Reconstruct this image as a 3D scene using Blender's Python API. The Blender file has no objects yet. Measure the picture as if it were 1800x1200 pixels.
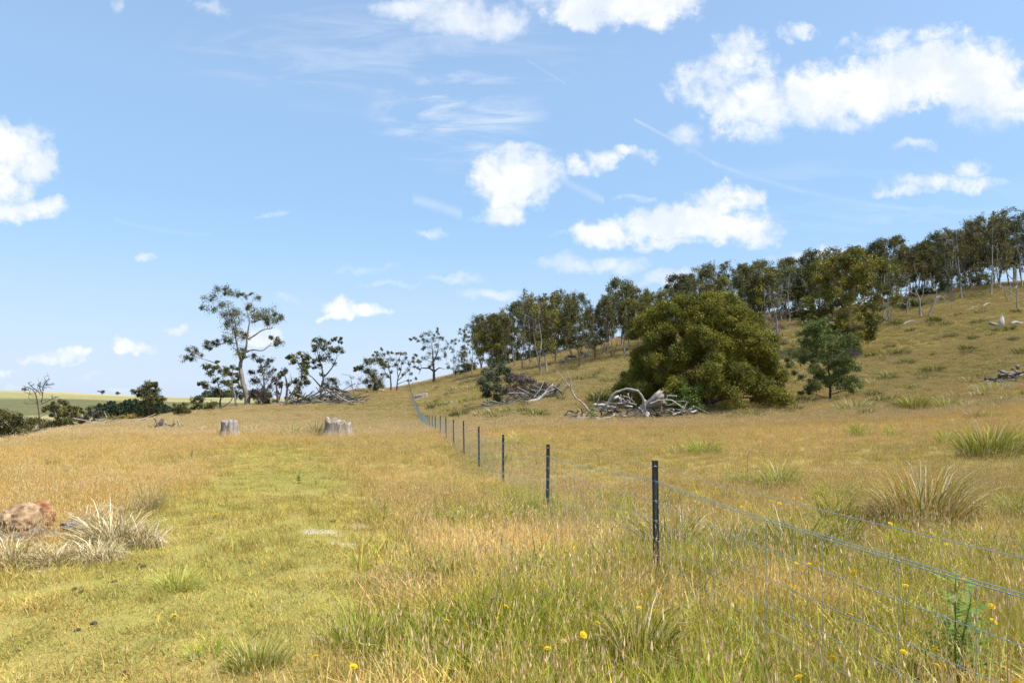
import bpy, math, random
import numpy as np
from mathutils import Vector

# ------------------------------------------------------------------ camera, sky, sun, exposure
SC = bpy.context.scene
COL = SC.collection
FPX = 1200.0; HOR = 693.0; CAMZ = 1.85          # photograph: focal length in px, horizon row, eye height
cam_d = bpy.data.cameras.new('camera'); cam = bpy.data.objects.new('camera', cam_d); COL.objects.link(cam)
cam.location = (0, 0, CAMZ); cam.rotation_euler = (math.radians(90), 0, 0)
cam_d.sensor_width = 36; cam_d.lens = 36*FPX/1800; cam_d.shift_y = (HOR-600)/1800
cam_d.clip_start = 0.05; cam_d.clip_end = 9000
SC.camera = cam
SUN_EL, SUN_AZ = math.radians(57), math.radians(112)   # azimuth from +Y (view direction) towards +X
sun_d = bpy.data.lights.new('sun', 'SUN'); sun = bpy.data.objects.new('sun', sun_d); COL.objects.link(sun)
sd = Vector((math.sin(SUN_AZ)*math.cos(SUN_EL), math.cos(SUN_AZ)*math.cos(SUN_EL), math.sin(SUN_EL)))
sun.rotation_euler = sd.to_track_quat('Z', 'Y').to_euler()
sun_d.energy = 5.0; sun_d.angle = math.radians(0.5); sun_d.color = (1.0, 0.95, 0.86)
SC.view_settings.view_transform = 'Standard'; SC.view_settings.look = 'None'
SC.view_settings.exposure = 0.40; SC.view_settings.gamma = 1.0; SC.view_settings.use_curve_mapping = False
SC.render.engine = 'CYCLES'
SC.cycles.max_bounces = 6; SC.cycles.diffuse_bounces = 2; SC.cycles.transmission_bounces = 4
SC.cycles.transparent_max_bounces = 4; SC.cycles.caustics_reflective = False; SC.cycles.caustics_refractive = False
SC.cycles.use_adaptive_sampling = True; SC.cycles.adaptive_threshold = 0.02

def build_world():
    w = bpy.data.worlds.new("World"); SC.world = w; w.use_nodes = True
    nt = w.node_tree; N = nt.nodes; L = nt.links; N.clear()
    def nd(t, **k):
        n = N.new(t)
        for a, b in k.items(): setattr(n, a, b)
        return n
    def M(op, a, b=None, clamp=False):
        n = nd('ShaderNodeMath', operation=op, use_clamp=clamp)
        for i, v in enumerate((a, b)):
            if v is None: continue
            if isinstance(v, (int, float)): n.inputs[i].default_value = v
            else: L.new(v, n.inputs[i])
        return n.outputs[0]
    def V(op, a, b=None, c=None, out=0):
        n = nd('ShaderNodeVectorMath', operation=op)
        for i, v in enumerate((a, b, c)):
            if v is None: continue
            if isinstance(v, tuple): n.inputs[i].default_value = v
            else: L.new(v, n.inputs[i])
        return n.outputs[out]
    def mr(x, a, b, c, d, smooth=True):
        n = nd('ShaderNodeMapRange', interpolation_type='SMOOTHSTEP' if smooth else 'LINEAR')
        L.new(x, n.inputs['Value'])
        for k, v in zip(('From Min', 'From Max', 'To Min', 'To Max'), (a, b, c, d)): n.inputs[k].default_value = v
        return n.outputs[0]
    def mixc(f, a, b):
        n = nd('ShaderNodeMix', data_type='RGBA')
        L.new(f, n.inputs[0]) if not isinstance(f, float) else setattr(n.inputs[0], 'default_value', f)
        for i, v in ((6, a), (7, b)):
            if isinstance(v, tuple): n.inputs[i].default_value = v
            else: L.new(v, n.inputs[i])
        return n.outputs[2]
    sky = nd('ShaderNodeTexSky', sky_type='NISHITA', sun_disc=False)
    sky.sun_elevation = SUN_EL; sky.sun_rotation = SUN_AZ
    sky.air_density = 1.0; sky.dust_density = 0.6; sky.ozone_density = 1.6; sky.altitude = 100
    tc = nd('ShaderNodeTexCoord'); sp = nd('ShaderNodeSeparateXYZ'); L.new(tc.outputs['Generated'], sp.inputs[0])
    X, Y, Z = sp.outputs
    ya = M('MAXIMUM', M('ABSOLUTE', Y), 0.12)
    u = M('DIVIDE', X, ya); v = M('DIVIDE', Z, ya)
    cb = nd('ShaderNodeCombineXYZ'); L.new(u, cb.inputs[0]); L.new(v, cb.inputs[1]); P = cb.outputs[0]
    def noise(vec, scale, detail, rough=0.55, dist=0.0):
        n = nd('ShaderNodeTexNoise', noise_dimensions='3D'); L.new(vec, n.inputs['Vector'])
        n.inputs['Scale'].default_value = scale; n.inputs['Detail'].default_value = detail
        n.inputs['Roughness'].default_value = rough; n.inputs['Distortion'].default_value = dist
        return n
    wn = noise(P, 11, 6, 0.65); wv = V('SUBTRACT', wn.outputs['Color'], (0.5, 0.5, 0.5))
    W = V('MULTIPLY_ADD', wv, (0.10, 0.07, 0.0), P)
    W = V('MULTIPLY', W, (1, 1, 0))
    def field(blobs, acc=None):
        for (cx, cy, rx, ry, s) in blobs:
            a, b = rx/FPX, ry/FPX; cu, cv = (cx-900)/FPX, (HOR-cy)/FPX
            q = V('MULTIPLY_ADD', W, (1/a, 1/b, 0), (-cu/a, -cv/b, 0))
            d = V('DOT_PRODUCT', q, q, out=1)
            f = M('MULTIPLY_ADD', d, -s); N[-1].inputs[2].default_value = s
            acc = f if acc is None else M('MAXIMUM', acc, f)
        return acc
    thick = [(15,262,78,62,1),(45,285,55,45,1),(-10,310,70,50,1),(35,330,40,30,.8),(35,366,85,26,1),(-20,366,80,30,1),
        (1090,8,165,42,1.2),(1030,30,85,34,1),(1180,-5,80,28,.9),(960,28,20,14,.6),
        (1300,105,72,58,.75),(1245,150,75,42,.7),(1330,185,105,55,.85),(1440,165,110,58,1.1),(1540,155,110,60,1.3),
        (1640,130,130,62,1.3),(1720,125,100,62,1.2),(1790,165,80,50,.9),(1402,60,38,18,.7),(1550,75,65,26,.5),(1640,65,80,22,.5),(1320,222,55,28,.6),
        (905,318,88,52,1.2),(858,300,42,30,.8),(885,368,52,32,.9),(948,318,42,40,.9),
        (1018,292,42,20,.75),(1066,278,40,26,.75),(1112,264,42,13,.6),
        (1180,398,125,38,1.2),(1285,402,88,38,1.2),(1058,404,62,30,1),(1275,350,80,26,.9),(1215,372,80,28,1),(1180,430,70,16,.8),
        (1640,325,105,20,.62),(1702,300,34,22,.55),(1590,338,50,14,.6),
        (603,546,34,19,.9),(640,552,46,14,1),(592,557,36,9,.9),(236,612,44,13,.9),(215,616,30,8,.8),(122,622,32,14,.9),(78,626,42,11,.8),
        (8,653,30,9,.8),(468,588,42,22,.9),(305,580,26,12,.55),(1478,440,46,18,.8)]
    weak = [(720,15,80,26,.62),(800,32,100,42,.66),(878,38,60,40,.6),(760,5,60,18,.6),(908,268,60,14,.5),(765,410,34,11,.38),(480,376,30,8,.3),(256,453,17,10,.5),
        (990,460,70,22,.45),(1090,462,65,20,.52),(860,515,75,14,.45),(800,488,70,12,.36),(1170,488,60,18,.5),(1395,445,60,12,.4),(1605,262,42,12,.45),
        (1205,235,45,24,.4),(1740,325,50,11,.4),(370,15,34,16,.36),(200,12,16,20,.3),(135,636,16,6,.6),(1745,185,90,50,.5),(1480,220,70,20,.4),(1330,240,80,20,.3),
        (640,470,60,12,.25),(500,520,50,10,.25),(700,500,60,10,.3),(415,585,70,14,.25),(160,660,30,8,.3),(210,690,40,8,.4),(30,675,24,8,.4),(1120,350,30,8,.35),(980,408,18,8,.3)]
    fine = noise(P, 26, 9, 0.62, 0.3); fine2 = noise(P, 90, 5, 0.6)
    nz = M('ADD', M('SUBTRACT', fine.outputs['Fac'], 0.5), M('MULTIPLY', M('SUBTRACT', fine2.outputs['Fac'], 0.5), 0.3))
    ft = M('ADD', field(thick), M('MULTIPLY', nz, 2.1))
    dt = mr(ft, -0.12, 1.0, 0, 1)
    fw = M('ADD', field(weak), M('MULTIPLY', nz, 0.7))
    dw = M('MULTIPLY', mr(fw, 0.0, 0.75, 0, 1), 0.85)
    # thin streaks of cirrus
    mp = nd('ShaderNodeMapping'); L.new(P, mp.inputs[0]); mp.inputs['Rotation'].default_value = (0, 0, math.radians(-33)); mp.inputs['Scale'].default_value = (2.2, 11, 1)
    st = noise(mp.outputs[0], 2.6, 8, 0.6, 0.6)
    def cloudmask(cx, cy, rx, ry):
        q = V('MULTIPLY_ADD', P, (FPX/rx, FPX/ry, 0), (-(cx-900)/rx, -(HOR-cy)/ry, 0))
        return M('SUBTRACT', 1.0, V('DOT_PRODUCT', q, q, out=1), clamp=True)
    cm = M('MAXIMUM', cloudmask(800, 190, 170, 120), M('MULTIPLY', cloudmask(700, 90, 420, 120), 0.35))
    cm = M('MAXIMUM', cm, M('MULTIPLY', cloudmask(1500, 360, 420, 90), 0.25))
    ci = M('MULTIPLY', mr(st.outputs['Fac'], 0.44, 0.70, 0, 0.75), cm)
    # condensation trails: thin bowed lines
    def trail(x0, y0, x1, y1, bow, wpx, s):
        u0, v0, u1, v1 = (x0-900)/FPX, (HOR-y0)/FPX, (x1-900)/FPX, (HOR-y1)/FPX
        t = mr(u, u0, u1, 0, 1, False)
        line = M('ADD', mr(u, u0, u1, v0, v1, False), M('MULTIPLY', M('MULTIPLY', t, M('SUBTRACT', 1.0, t)), bow/FPX))
        d = M('ABSOLUTE', M('SUBTRACT', M('ADD', v, M('MULTIPLY', M('SUBTRACT', wn.outputs['Fac'], 0.5), 0.006)), line))
        f = mr(d, 0, 1.3*wpx/FPX, .55*s, 0)
        return M('MULTIPLY', f, M('MULTIPLY', M('GREATER_THAN', u, u0), M('LESS_THAN', u, u1)))
    tr = trail(1250, 285, 1760, 371, -110, 6, .28)
    for a in ((1115,210,1190,250,0,4,.45),(985,316,1062,352,0,9,.35),(725,348,812,376,0,11,.45),(925,105,995,148,0,4,.2),(1190,248,1262,292,0,6,.2),(200,385,370,412,-30,5,.12)):
        tr = M('ADD', tr, trail(*a))
    thin = M('MAXIMUM', dw, M('MAXIMUM', ci, M('MULTIPLY', tr, mr(fine.outputs['Fac'], 0.3, 0.6, .4, 1))))
    front = mr(Z, -0.005, 0.02, 0, 1)
    # pale veil, thicker towards the horizon
    veil = M('MAXIMUM', mr(Z, 0.0, 0.52, 0.92, 0.30), 0.30)
    tint = nd('ShaderNodeMix', data_type='RGBA', blend_type='MULTIPLY'); tint.inputs[0].default_value = 1.0
    L.new(sky.outputs[0], tint.inputs[6]); tint.inputs[7].default_value = (1.02, 1.0, 1.06, 1)
    vc = mixc(mr(Z, 0.0, 0.26, 0, 1), (3.25, 4.0, 5.1, 1), mixc(mr(Z, 0.26, 0.5, 0, 1), (2.0, 3.4, 4.95, 1), (3.0, 4.6, 6.1, 1)))
    base = mixc(veil, tint.outputs[2], vc)
    cshade = mr(noise(V('ADD', P, (0.0, 0.03, 0.0)), 11, 6, 0.6).outputs['Fac'], 0.35, 0.65, 0, 1)
    ccol = mixc(cshade, (4.2, 4.6, 5.15, 1), (5.4, 5.45, 5.55, 1))
    dens = M('MULTIPLY', M('SUBTRACT', 1.0, M('MULTIPLY', M('SUBTRACT', 1.0, dt), M('SUBTRACT', 1.0, thin))), front)
    col = mixc(dens, base, ccol)
    bg = nd('ShaderNodeBackground'); L.new(col, bg.inputs[0]); bg.inputs[1].default_value = 0.15
    out = nd('ShaderNodeOutputWorld'); L.new(bg.outputs[0], out.inputs[0])
    w.cycles.sampling_method = 'MANUAL'; w.cycles.sample_map_resolution = 256
build_world()

# ------------------------------------------------------------------ helpers
R = np.random.default_rng(7)
random.seed(5)
def tag(o, label=None, cat=None, group=None, kind=None):
    if label: o['label'] = label
    if cat: o['category'] = cat
    if group: o['group'] = group
    if kind: o['kind'] = kind
    return o
def link(o, parent=None):
    COL.objects.link(o)
    if parent is not None: o.parent = parent
    return o
def make_mesh(name, V, faces, mat=None, attrs=None, smooth=True, mats=None, mat_idx=None):
    """faces: list of int arrays (n,3) or (n,4)"""
    me = bpy.data.meshes.new(name)
    V = np.asarray(V, np.float32)
    faces = [np.asarray(f, np.int32) for f in faces if len(f)]
    me.vertices.add(len(V)); me.vertices.foreach_set('co', V.ravel())
    loops = np.concatenate([f.ravel() for f in faces]); sizes = np.concatenate([np.full(len(f), f.shape[1], np.int32) for f in faces])
    me.loops.add(len(loops)); me.loops.foreach_set('vertex_index', loops)
    me.polygons.add(len(sizes)); st = np.zeros(len(sizes), np.int32); st[1:] = np.cumsum(sizes)[:-1]
    me.polygons.foreach_set('loop_start', st); me.polygons.foreach_set('loop_total', sizes)
    me.polygons.foreach_set('use_smooth', np.full(len(sizes), bool(smooth)))
    for m in (mats or ([mat] if mat else [])): me.materials.append(m)
    if mat_idx is not None: me.polygons.foreach_set('material_index', np.asarray(mat_idx, np.int32))
    me.update(calc_edges=True)
    for k, a in (attrs or {}).items():
        a = np.asarray(a, np.float32)
        if a.ndim == 2 and a.shape[1] == 4: at = me.attributes.new(k, 'FLOAT_COLOR', 'POINT'); at.data.foreach_set('color', a.ravel())
        elif a.ndim == 2: at = me.attributes.new(k, 'FLOAT_VECTOR', 'POINT'); at.data.foreach_set('vector', a.ravel())
        else: at = me.attributes.new(k, 'FLOAT', 'POINT'); at.data.foreach_set('value', a)
    return me
class MB:
    """gathers verts, tris, quads and a colour per vertex"""
    def __init__(s): s.v=[]; s.f3=[]; s.f4=[]; s.c=[]; s.n=0
    def add(s, V, f3=None, f4=None, c=(1,1,1,1)):
        V = np.asarray(V, float).reshape(-1,3)
        if f3 is not None and len(f3): s.f3.append(np.asarray(f3)+s.n)
        if f4 is not None and len(f4): s.f4.append(np.asarray(f4)+s.n)
        c = np.asarray(c, float)
        s.c.append(np.tile(c, (len(V),1)) if c.ndim == 1 else c)
        s.v.append(V); s.n += len(V)
    def mesh(s, name, mat, smooth=True):
        f = []
        if s.f3: f.append(np.concatenate(s.f3))
        if s.f4: f.append(np.concatenate(s.f4))
        return make_mesh(name, np.concatenate(s.v), f, mat, {'bcol': np.concatenate(s.c)}, smooth)
    def obj(s, name, mat, parent=None, smooth=True):
        return link(bpy.data.objects.new(name, s.mesh(name, mat, smooth)), parent)
def tube(mb, path, rad, sides=6, c=(1,1,1,1), cap=True, rough=0.0):
    P = np.asarray(path, float); n = len(P); rad = np.broadcast_to(np.asarray(rad, float), (n,))
    T = np.gradient(P, axis=0); T /= np.linalg.norm(T, axis=1, keepdims=True)+1e-9
    up = np.array([0,0,1.]) if abs(T[0,2]) < .9 else np.array([1.,0,0])
    A = np.zeros((n,3)); a = np.cross(T[0], up); a /= np.linalg.norm(a)
    for i in range(n):
        a = a-T[i]*a.dot(T[i]); a /= np.linalg.norm(a)+1e-9; A[i] = a
    B = np.cross(T, A)
    th = np.arange(sides)*2*np.pi/sides
    rr = rad[:,None]*(1+rough*(R.random((n,sides))-.5)*2) if rough else np.repeat(rad[:,None], sides, 1)
    ring = P[:,None,:]+(A[:,None,:]*np.cos(th)[None,:,None]+B[:,None,:]*np.sin(th)[None,:,None])*rr[:,:,None]
    V = ring.reshape(-1,3); i = np.arange(n-1)[:,None]*sides; j = np.arange(sides)[None,:]; k = (j+1)%sides
    F = np.stack([i+j, i+k, i+sides+k, i+sides+j], -1).reshape(-1,4)
    f3 = []
    if cap:
        V = np.vstack([V, P[0], P[-1]]); b = n*sides
        for q in range(sides):
            f3.append((b, (q+1)%sides, q)); f3.append((b+1, (n-1)*sides+q, (n-1)*sides+(q+1)%sides))
    mb.add(V, f3, F, c)
def vnoise(x, y, seed=0):
    """smooth value noise, vectorised, about -1..1"""
    x = np.asarray(x, float); y = np.asarray(y, float)
    xi = np.floor(x).astype(np.int64); yi = np.floor(y).astype(np.int64); fx = x-xi; fy = y-yi
    fx = fx*fx*(3-2*fx); fy = fy*fy*(3-2*fy)
    def h(a, b):
        n = (a*374761393+b*668265263+seed*1442695041) & 0x7fffffff
        n = ((n ^ (n >> 13))*1274126177) & 0x7fffffff
        n = n ^ (n >> 16)
        return (n % 100003)/50001.5-1
    return (h(xi,yi)*(1-fx)+h(xi+1,yi)*fx)*(1-fy)+(h(xi,yi+1)*(1-fx)+h(xi+1,yi+1)*fx)*fy
def fbm(x, y, seed=0, oct=4):
    s = 0; a = 1; t = 0
    for o in range(oct):
        s = s+a*vnoise(x*2**o, y*2**o, seed+o*17); t += a; a *= .5
    return s/t*1.6

# ------------------------------------------------------------------ materials
def new_mat(name):
    m = bpy.data.materials.new(name); m.use_nodes = True; nt = m.node_tree; nt.nodes.clear()
    return m, nt.nodes, nt.links
def attr_mat(name, rough=0.9, noise_scale=0, noise_amt=0.3, bump=0.0, stretch=(1,1,1), spec=0.15, tint=(1,1,1)):
    """vertex colour 'bcol' times noise"""
    m, N, L = new_mat(name)
    at = N.new('ShaderNodeAttribute'); at.attribute_name = 'bcol'
    b = N.new('ShaderNodeBsdfPrincipled'); o = N.new('ShaderNodeOutputMaterial'); L.new(b.outputs[0], o.inputs[0])
    b.inputs['Roughness'].default_value = rough; b.inputs['Specular IOR Level'].default_value = spec
    col = at.outputs['Color']
    if noise_scale:
        tc = N.new('ShaderNodeTexCoord'); mp = N.new('ShaderNodeMapping'); mp.inputs['Scale'].default_value = stretch
        L.new(tc.outputs['Object'], mp.inputs[0])
        n = N.new('ShaderNodeTexNoise'); n.inputs['Scale'].default_value = noise_scale; n.inputs['Detail'].default_value = 6; n.inputs['Roughness'].default_value = .65
        L.new(mp.outputs[0], n.inputs['Vector'])
        mr = N.new('ShaderNodeMapRange'); L.new(n.outputs['Fac'], mr.inputs[0]); mr.inputs[1].default_value = .3; mr.inputs[2].default_value = .7
        mr.inputs[3].default_value = 1-noise_amt; mr.inputs[4].default_value = 1+noise_amt
        mx = N.new('ShaderNodeVectorMath'); mx.operation = 'SCALE'; L.new(col, mx.inputs[0]); L.new(mr.outputs[0], mx.inputs['Scale']); col = mx.outputs[0]
        if bump:
            bp = N.new('ShaderNodeBump'); bp.inputs['Strength'].default_value = bump; bp.inputs['Distance'].default_value = .03
            L.new(n.outputs['Fac'], bp.inputs['Height']); L.new(bp.outputs[0], b.inputs['Normal'])
    L.new(col, b.inputs['Base Color'])
    return m
def leaf_mat(name, trans=0.35, inst=False, gloss=0.06):
    m, N, L = new_mat(name)
    at = N.new('ShaderNodeAttribute'); at.attribute_name = 'bcol'; col = at.outputs['Color']
    if inst:
        ai = N.new('ShaderNodeAttribute'); ai.attribute_type = 'INSTANCER'; ai.attribute_name = 'icol'
        mu = N.new('ShaderNodeVectorMath'); mu.operation = 'MULTIPLY'; L.new(col, mu.inputs[0]); L.new(ai.outputs['Color'], mu.inputs[1])
        mx = N.new('ShaderNodeMix'); mx.data_type = 'RGBA'; L.new(at.outputs['Alpha'], mx.inputs[0]); L.new(mu.outputs[0], mx.inputs[6]); L.new(col, mx.inputs[7]); col = mx.outputs[2]
    d = N.new('ShaderNodeBsdfDiffuse'); t = N.new('ShaderNodeBsdfTranslucent'); g = N.new('ShaderNodeBsdfGlossy'); g.inputs['Roughness'].default_value = .45
    L.new(col, d.inputs[0]); L.new(col, t.inputs[0]); g.inputs[0].default_value = (.8,.8,.8,1)
    m1 = N.new('ShaderNodeMixShader'); m1.inputs[0].default_value = trans; L.new(d.outputs[0], m1.inputs[1]); L.new(t.outputs[0], m1.inputs[2])
    m2 = N.new('ShaderNodeMixShader'); m2.inputs[0].default_value = gloss; L.new(m1.outputs[0], m2.inputs[1]); L.new(g.outputs[0], m2.inputs[2])
    o = N.new('ShaderNodeOutputMaterial'); L.new(m2.outputs[0], o.inputs[0])
    return m
M_GRASS = leaf_mat('grass_blades', .20, True, .0)
M_TUSS = leaf_mat('tussock_blades', .22, False, .01)
M_LEAF = leaf_mat('foliage', .25, False, .015)
M_BARK = attr_mat('bark', .9, 2.2, .38, .5, (1,1,.25))
M_STUMP = attr_mat('stump_wood', .9, 16.0, .60, .9, (1,1,.10))
M_WOOD = attr_mat('weathered_wood', .85, 5.0, .38, .6, (1,1,1))
M_ROCK = attr_mat('rock', .95, 9.0, .5, 1.0)
M_DUNG = attr_mat('dung', .9, 30, .3, .4)
M_POST = attr_mat('post_steel', .5, 0, spec=.4)
m, N_, L_ = new_mat('galvanised_wire'); b_ = N_.new('ShaderNodeBsdfPrincipled'); o_ = N_.new('ShaderNodeOutputMaterial'); L_.new(b_.outputs[0], o_.inputs[0])
b_.inputs['Base Color'].default_value = (.23,.33,.38,1); b_.inputs['Roughness'].default_value = .5; b_.inputs['Metallic'].default_value = .25; M_WIRE = m

# ------------------------------------------------------------------ terrain
def pchip(xs, ys, x):
    xs = np.asarray(xs, float); ys = np.asarray(ys, float); h = np.diff(xs); d = np.diff(ys)/h; n = len(xs); mm = np.zeros(n)
    for i in range(1, n-1):
        if d[i-1]*d[i] > 0:
            w1 = 2*h[i]+h[i-1]; w2 = h[i]+2*h[i-1]; mm[i] = (w1+w2)/(w1/d[i-1]+w2/d[i])
    mm[0] = d[0]; mm[-1] = d[-1]
    x = np.clip(x, xs[0], xs[-1]); k = np.clip(np.searchsorted(xs, x)-1, 0, n-2); t = (x-xs[k])/h[k]
    return (2*t**3-3*t**2+1)*ys[k]+(t**3-2*t**2+t)*h[k]*mm[k]+(-2*t**3+3*t**2)*ys[k+1]+(t**3-t**2)*h[k]*mm[k+1]
FL = [(500,-15),(900,-6)]
COLS = {
 -700: [(0,0),(10,-.1),(20,-.4),(30,-1.0),(40,-2.2),(60,-5),(90,-9),(150,-15),(250,-19),(500,-15),(900,-5),(1400,7),(3000,-5)],
 0: [(0,0),(10,-.05),(20,-.2),(30,-.55),(38,-.97),(50,-2.5),(80,-7),(150,-14),(250,-18),(500,-15),(900,-5),(1400,9.5),(3000,-5)],
 100: [(0,0),(10,0),(20,-.2),(30,-.45),(50,-1.05),(62,-2.0),(90,-5.5),(150,-12),(250,-17),(500,-14),(900,-5),(1400,6.5),(3000,-5)],
 200: [(0,0),(10,0),(20,-.25),(30,-.45),(50,-.85),(70,-1.2),(85,-2.2),(110,-5),(160,-11),(250,-16),(500,-14),(900,-6),(1400,1.2),(3000,-8)],
 320: [(0,0),(10,0),(20,-.3),(30,-.5),(50,-.9),(75,-1.2),(100,-1.07),(115,-1.8),(150,-6),(250,-14),(500,-13),(900,-7),(1400,-4.6),(3000,-12)],
 430: [(0,0),(10,0),(20,-.3),(30,-.5),(50,-.9),(75,-1.1),(95,-.5),(110,-.2),(125,-1),(160,-5),(250,-13),(500,-13),(900,-8),(1400,-5.4),(3000,-14)],
 520: [(0,0),(10,0),(20,-.3),(30,-.5),(50,-.9),(75,-1.1),(95,-.4),(115,.2),(130,-.3),(200,-8),(400,-13),(900,-9),(1400,-6.4),(3000,-14)],
 650: [(0,0),(10,-.1),(20,-.35),(30,-.5),(50,-.95),(75,-1.2),(95,-.5),(115,.9),(135,2.6),(150,2.4),(200,-2),(400,-12),(900,-9),(1400,-7),(3000,-15)],
 720: [(0,0),(6.5,-.05),(11,-.2),(16,-.35),(25,-.42),(30,-.52),(40,-.7),(50,-1.0),(66,-1.28),(74,-1.33),(90,-.8),(106,.05),(135,1.9),(165,3.8),(185,3.5),(250,-1),(400,-10),(900,-9),(1400,-7),(3000,-15)],
 800: [(0,0),(6.5,-.05),(11,-.2),(16,-.35),(25,-.42),(30,-.5),(40,-.62),(50,-.75),(66,-.85),(80,-.3),(106,1.5),(135,4.0),(160,6.2),(180,6),(260,2),(400,-6),(3000,-15)],
 940: [(0,0),(6.5,-.05),(11,-.2),(20,-.38),(30,-.35),(50,-.15),(75,.95),(100,3.6),(130,7.2),(150,9.5),(170,10.5),(190,10.3),(300,5),(3000,-15)],
 1100: [(0,0),(6.5,-.05),(11,-.15),(20,-.3),(30,-.35),(50,-.15),(58,.5),(75,2.6),(100,6.4),(130,11.2),(150,14.0),(170,15.8),(200,16.3),(320,12),(3000,-10)],
 1300: [(0,0),(10,-.05),(20,-.2),(30,-.3),(50,.1),(58,.65),(75,3.0),(100,8),(125,13.4),(150,18.3),(165,20.3),(190,21.5),(320,17),(3000,-10)],
 1458: [(0,0),(10,0),(20,-.12),(30,-.2),(50,.35),(62,1.07),(75,3.0),(95,6.8),(120,13),(145,19.1),(160,21.3),(190,23),(320,19),(3000,-10)],
 1600: [(0,0),(10,.02),(20,-.02),(30,-.05),(50,.65),(62,1.8),(75,3.9),(95,8.7),(120,15.5),(140,21.2),(155,23.8),(190,26),(320,22),(3000,-10)],
 1800: [(0,0),(10,.05),(20,.12),(30,.35),(45,1.2),(60,3.0),(80,7),(100,12.2),(120,18.3),(135,23),(150,26.2),(190,30),(320,27),(3000,-10)],
 2600: [(0,0),(10,.1),(20,.4),(30,1.0),(45,2.6),(60,4.8),(80,9),(100,14),(120,20),(150,29),(190,33),(320,30),(3000,-10)]}
LY = np.linspace(0, math.log(3001), 700)
US = np.array([(p-900)/FPX for p in COLS]); TH = np.arctan(US)
TAB0 = np.array([pchip(np.log1p([a for a, b in c]), [b for a, b in c], LY) for c in COLS.values()])
THG = np.linspace(TH[0], TH[-1], 500)
TAB = np.array([pchip(TH, TAB0[:, j], THG) for j in range(len(LY))]).T
def gz(X, Y, rough=True):
    X = np.asarray(X, float); Y = np.asarray(Y, float)
    th = np.arctan2(X, Y); r = np.hypot(X, Y); tc = np.clip(th, TH[0], TH[-1]); Ye = r*np.cos(tc)
    a = (tc-THG[0])/(THG[1]-THG[0]); b = np.log1p(np.minimum(Ye, 3000))/(LY[1]-LY[0])
    i = np.clip(a.astype(int), 0, len(THG)-2); j = np.clip(b.astype(int), 0, len(LY)-2); a = a-i; b = b-j
    z = (TAB[i,j]*(1-a)+TAB[i+1,j]*a)*(1-b)+(TAB[i,j+1]*(1-a)+TAB[i+1,j+1]*a)*b
    back = np.clip((np.abs(th)-1.0)/1.2, 0, 1); back = back*back*(3-2*back); z = z*(1-back)
    if rough:
        z = z+.035*fbm(X*.7, Y*.7, 3, 3)*np.clip(r/6, .3, 1)*(1-.6*np.clip((r-30)/40, 0, 1))+.12*fbm(X*.09, Y*.09, 9, 3)*np.clip((r-15)/60, 0, 1)
    return z
def gz1(x, y): return float(gz(np.array([x]), np.array([y]))[0])
def at(px, Y, py=None):
    """point on the ground seen in column px at distance Y (or at row py)"""
    x = (px-900)/FPX*Y
    return np.array([x, Y, gz1(x, Y) if py is None else CAMZ+(HOR-py)/FPX*Y])
def ray_ground(px, py):
    """first distance at which column px meets row py on the ground"""
    Y = np.exp(np.linspace(math.log(2.5), math.log(1500), 3000)); X = (px-900)/FPX*Y; g = gz(X, Y); line = CAMZ+(HOR-py)/FPX*Y
    k = np.argmax(g >= line); return float(Y[k]) if (g >= line).any() else 200.0
def sstep(a, b, x): t = np.clip((x-a)/(b-a), 0, 1); return t*t*(3-2*t)
TRK_Y = [0, 4.4, 7.2, 10.7, 14, 20.7, 26, 34, 60]; TRK_X = [-2.4, -2.9, -3.3, -4.0, -4.8, -7.0, -9.2, -11.5, -19]
def zones(X, Y):
    """track weight, tall-grass weight, greenness"""
    tc = np.interp(Y, TRK_Y, TRK_X); d = np.abs(X-tc)+.35*fbm(X*.5, Y*.5, 21, 3)
    track = 1-sstep(1.15, 2.3, d); track = track*(1-sstep(26, 38, Y))
    leftnear = (X < tc)*(1-sstep(6.4, 8.6, Y+.6*fbm(X*.5, Y*.5, 33, 2)))          # grazed turf left of the track close by
    track = np.maximum(track, leftnear*.85)
    fx = 2.475-Y/6
    tall = sstep(.2, 1.6, X-tc-1.35+.4*fbm(X*.6, Y*.6, 5, 2))*(1-sstep(8, 14, Y+1.5*fbm(X*.4, Y*.4, 44, 2)))
    tall = np.maximum(tall, .75*np.exp(-((X-fx)/.8)**2)*(1-sstep(20, 40, Y)))
    tall = tall*np.where((X > fx+.6) & (Y > 6.8), .35+.25*fbm(X*.5, Y*.5, 8, 2), 1)
    g = .5+.5*fbm(X*.35, Y*.35, 61, 3)
    return track, np.clip(tall, 0, 1), np.clip(g, 0, 1)
GOLD = np.array([.585,.425,.15]); GREEN = np.array([.40,.355,.10]); OLIVE = np.array([.27,.265,.07]); HILL = np.array([.41,.345,.12]); DGREEN = np.array([.20,.24,.055])
def mixn(a, b, t): t = np.asarray(t)[..., None]; return a*(1-t)+b*t
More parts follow.
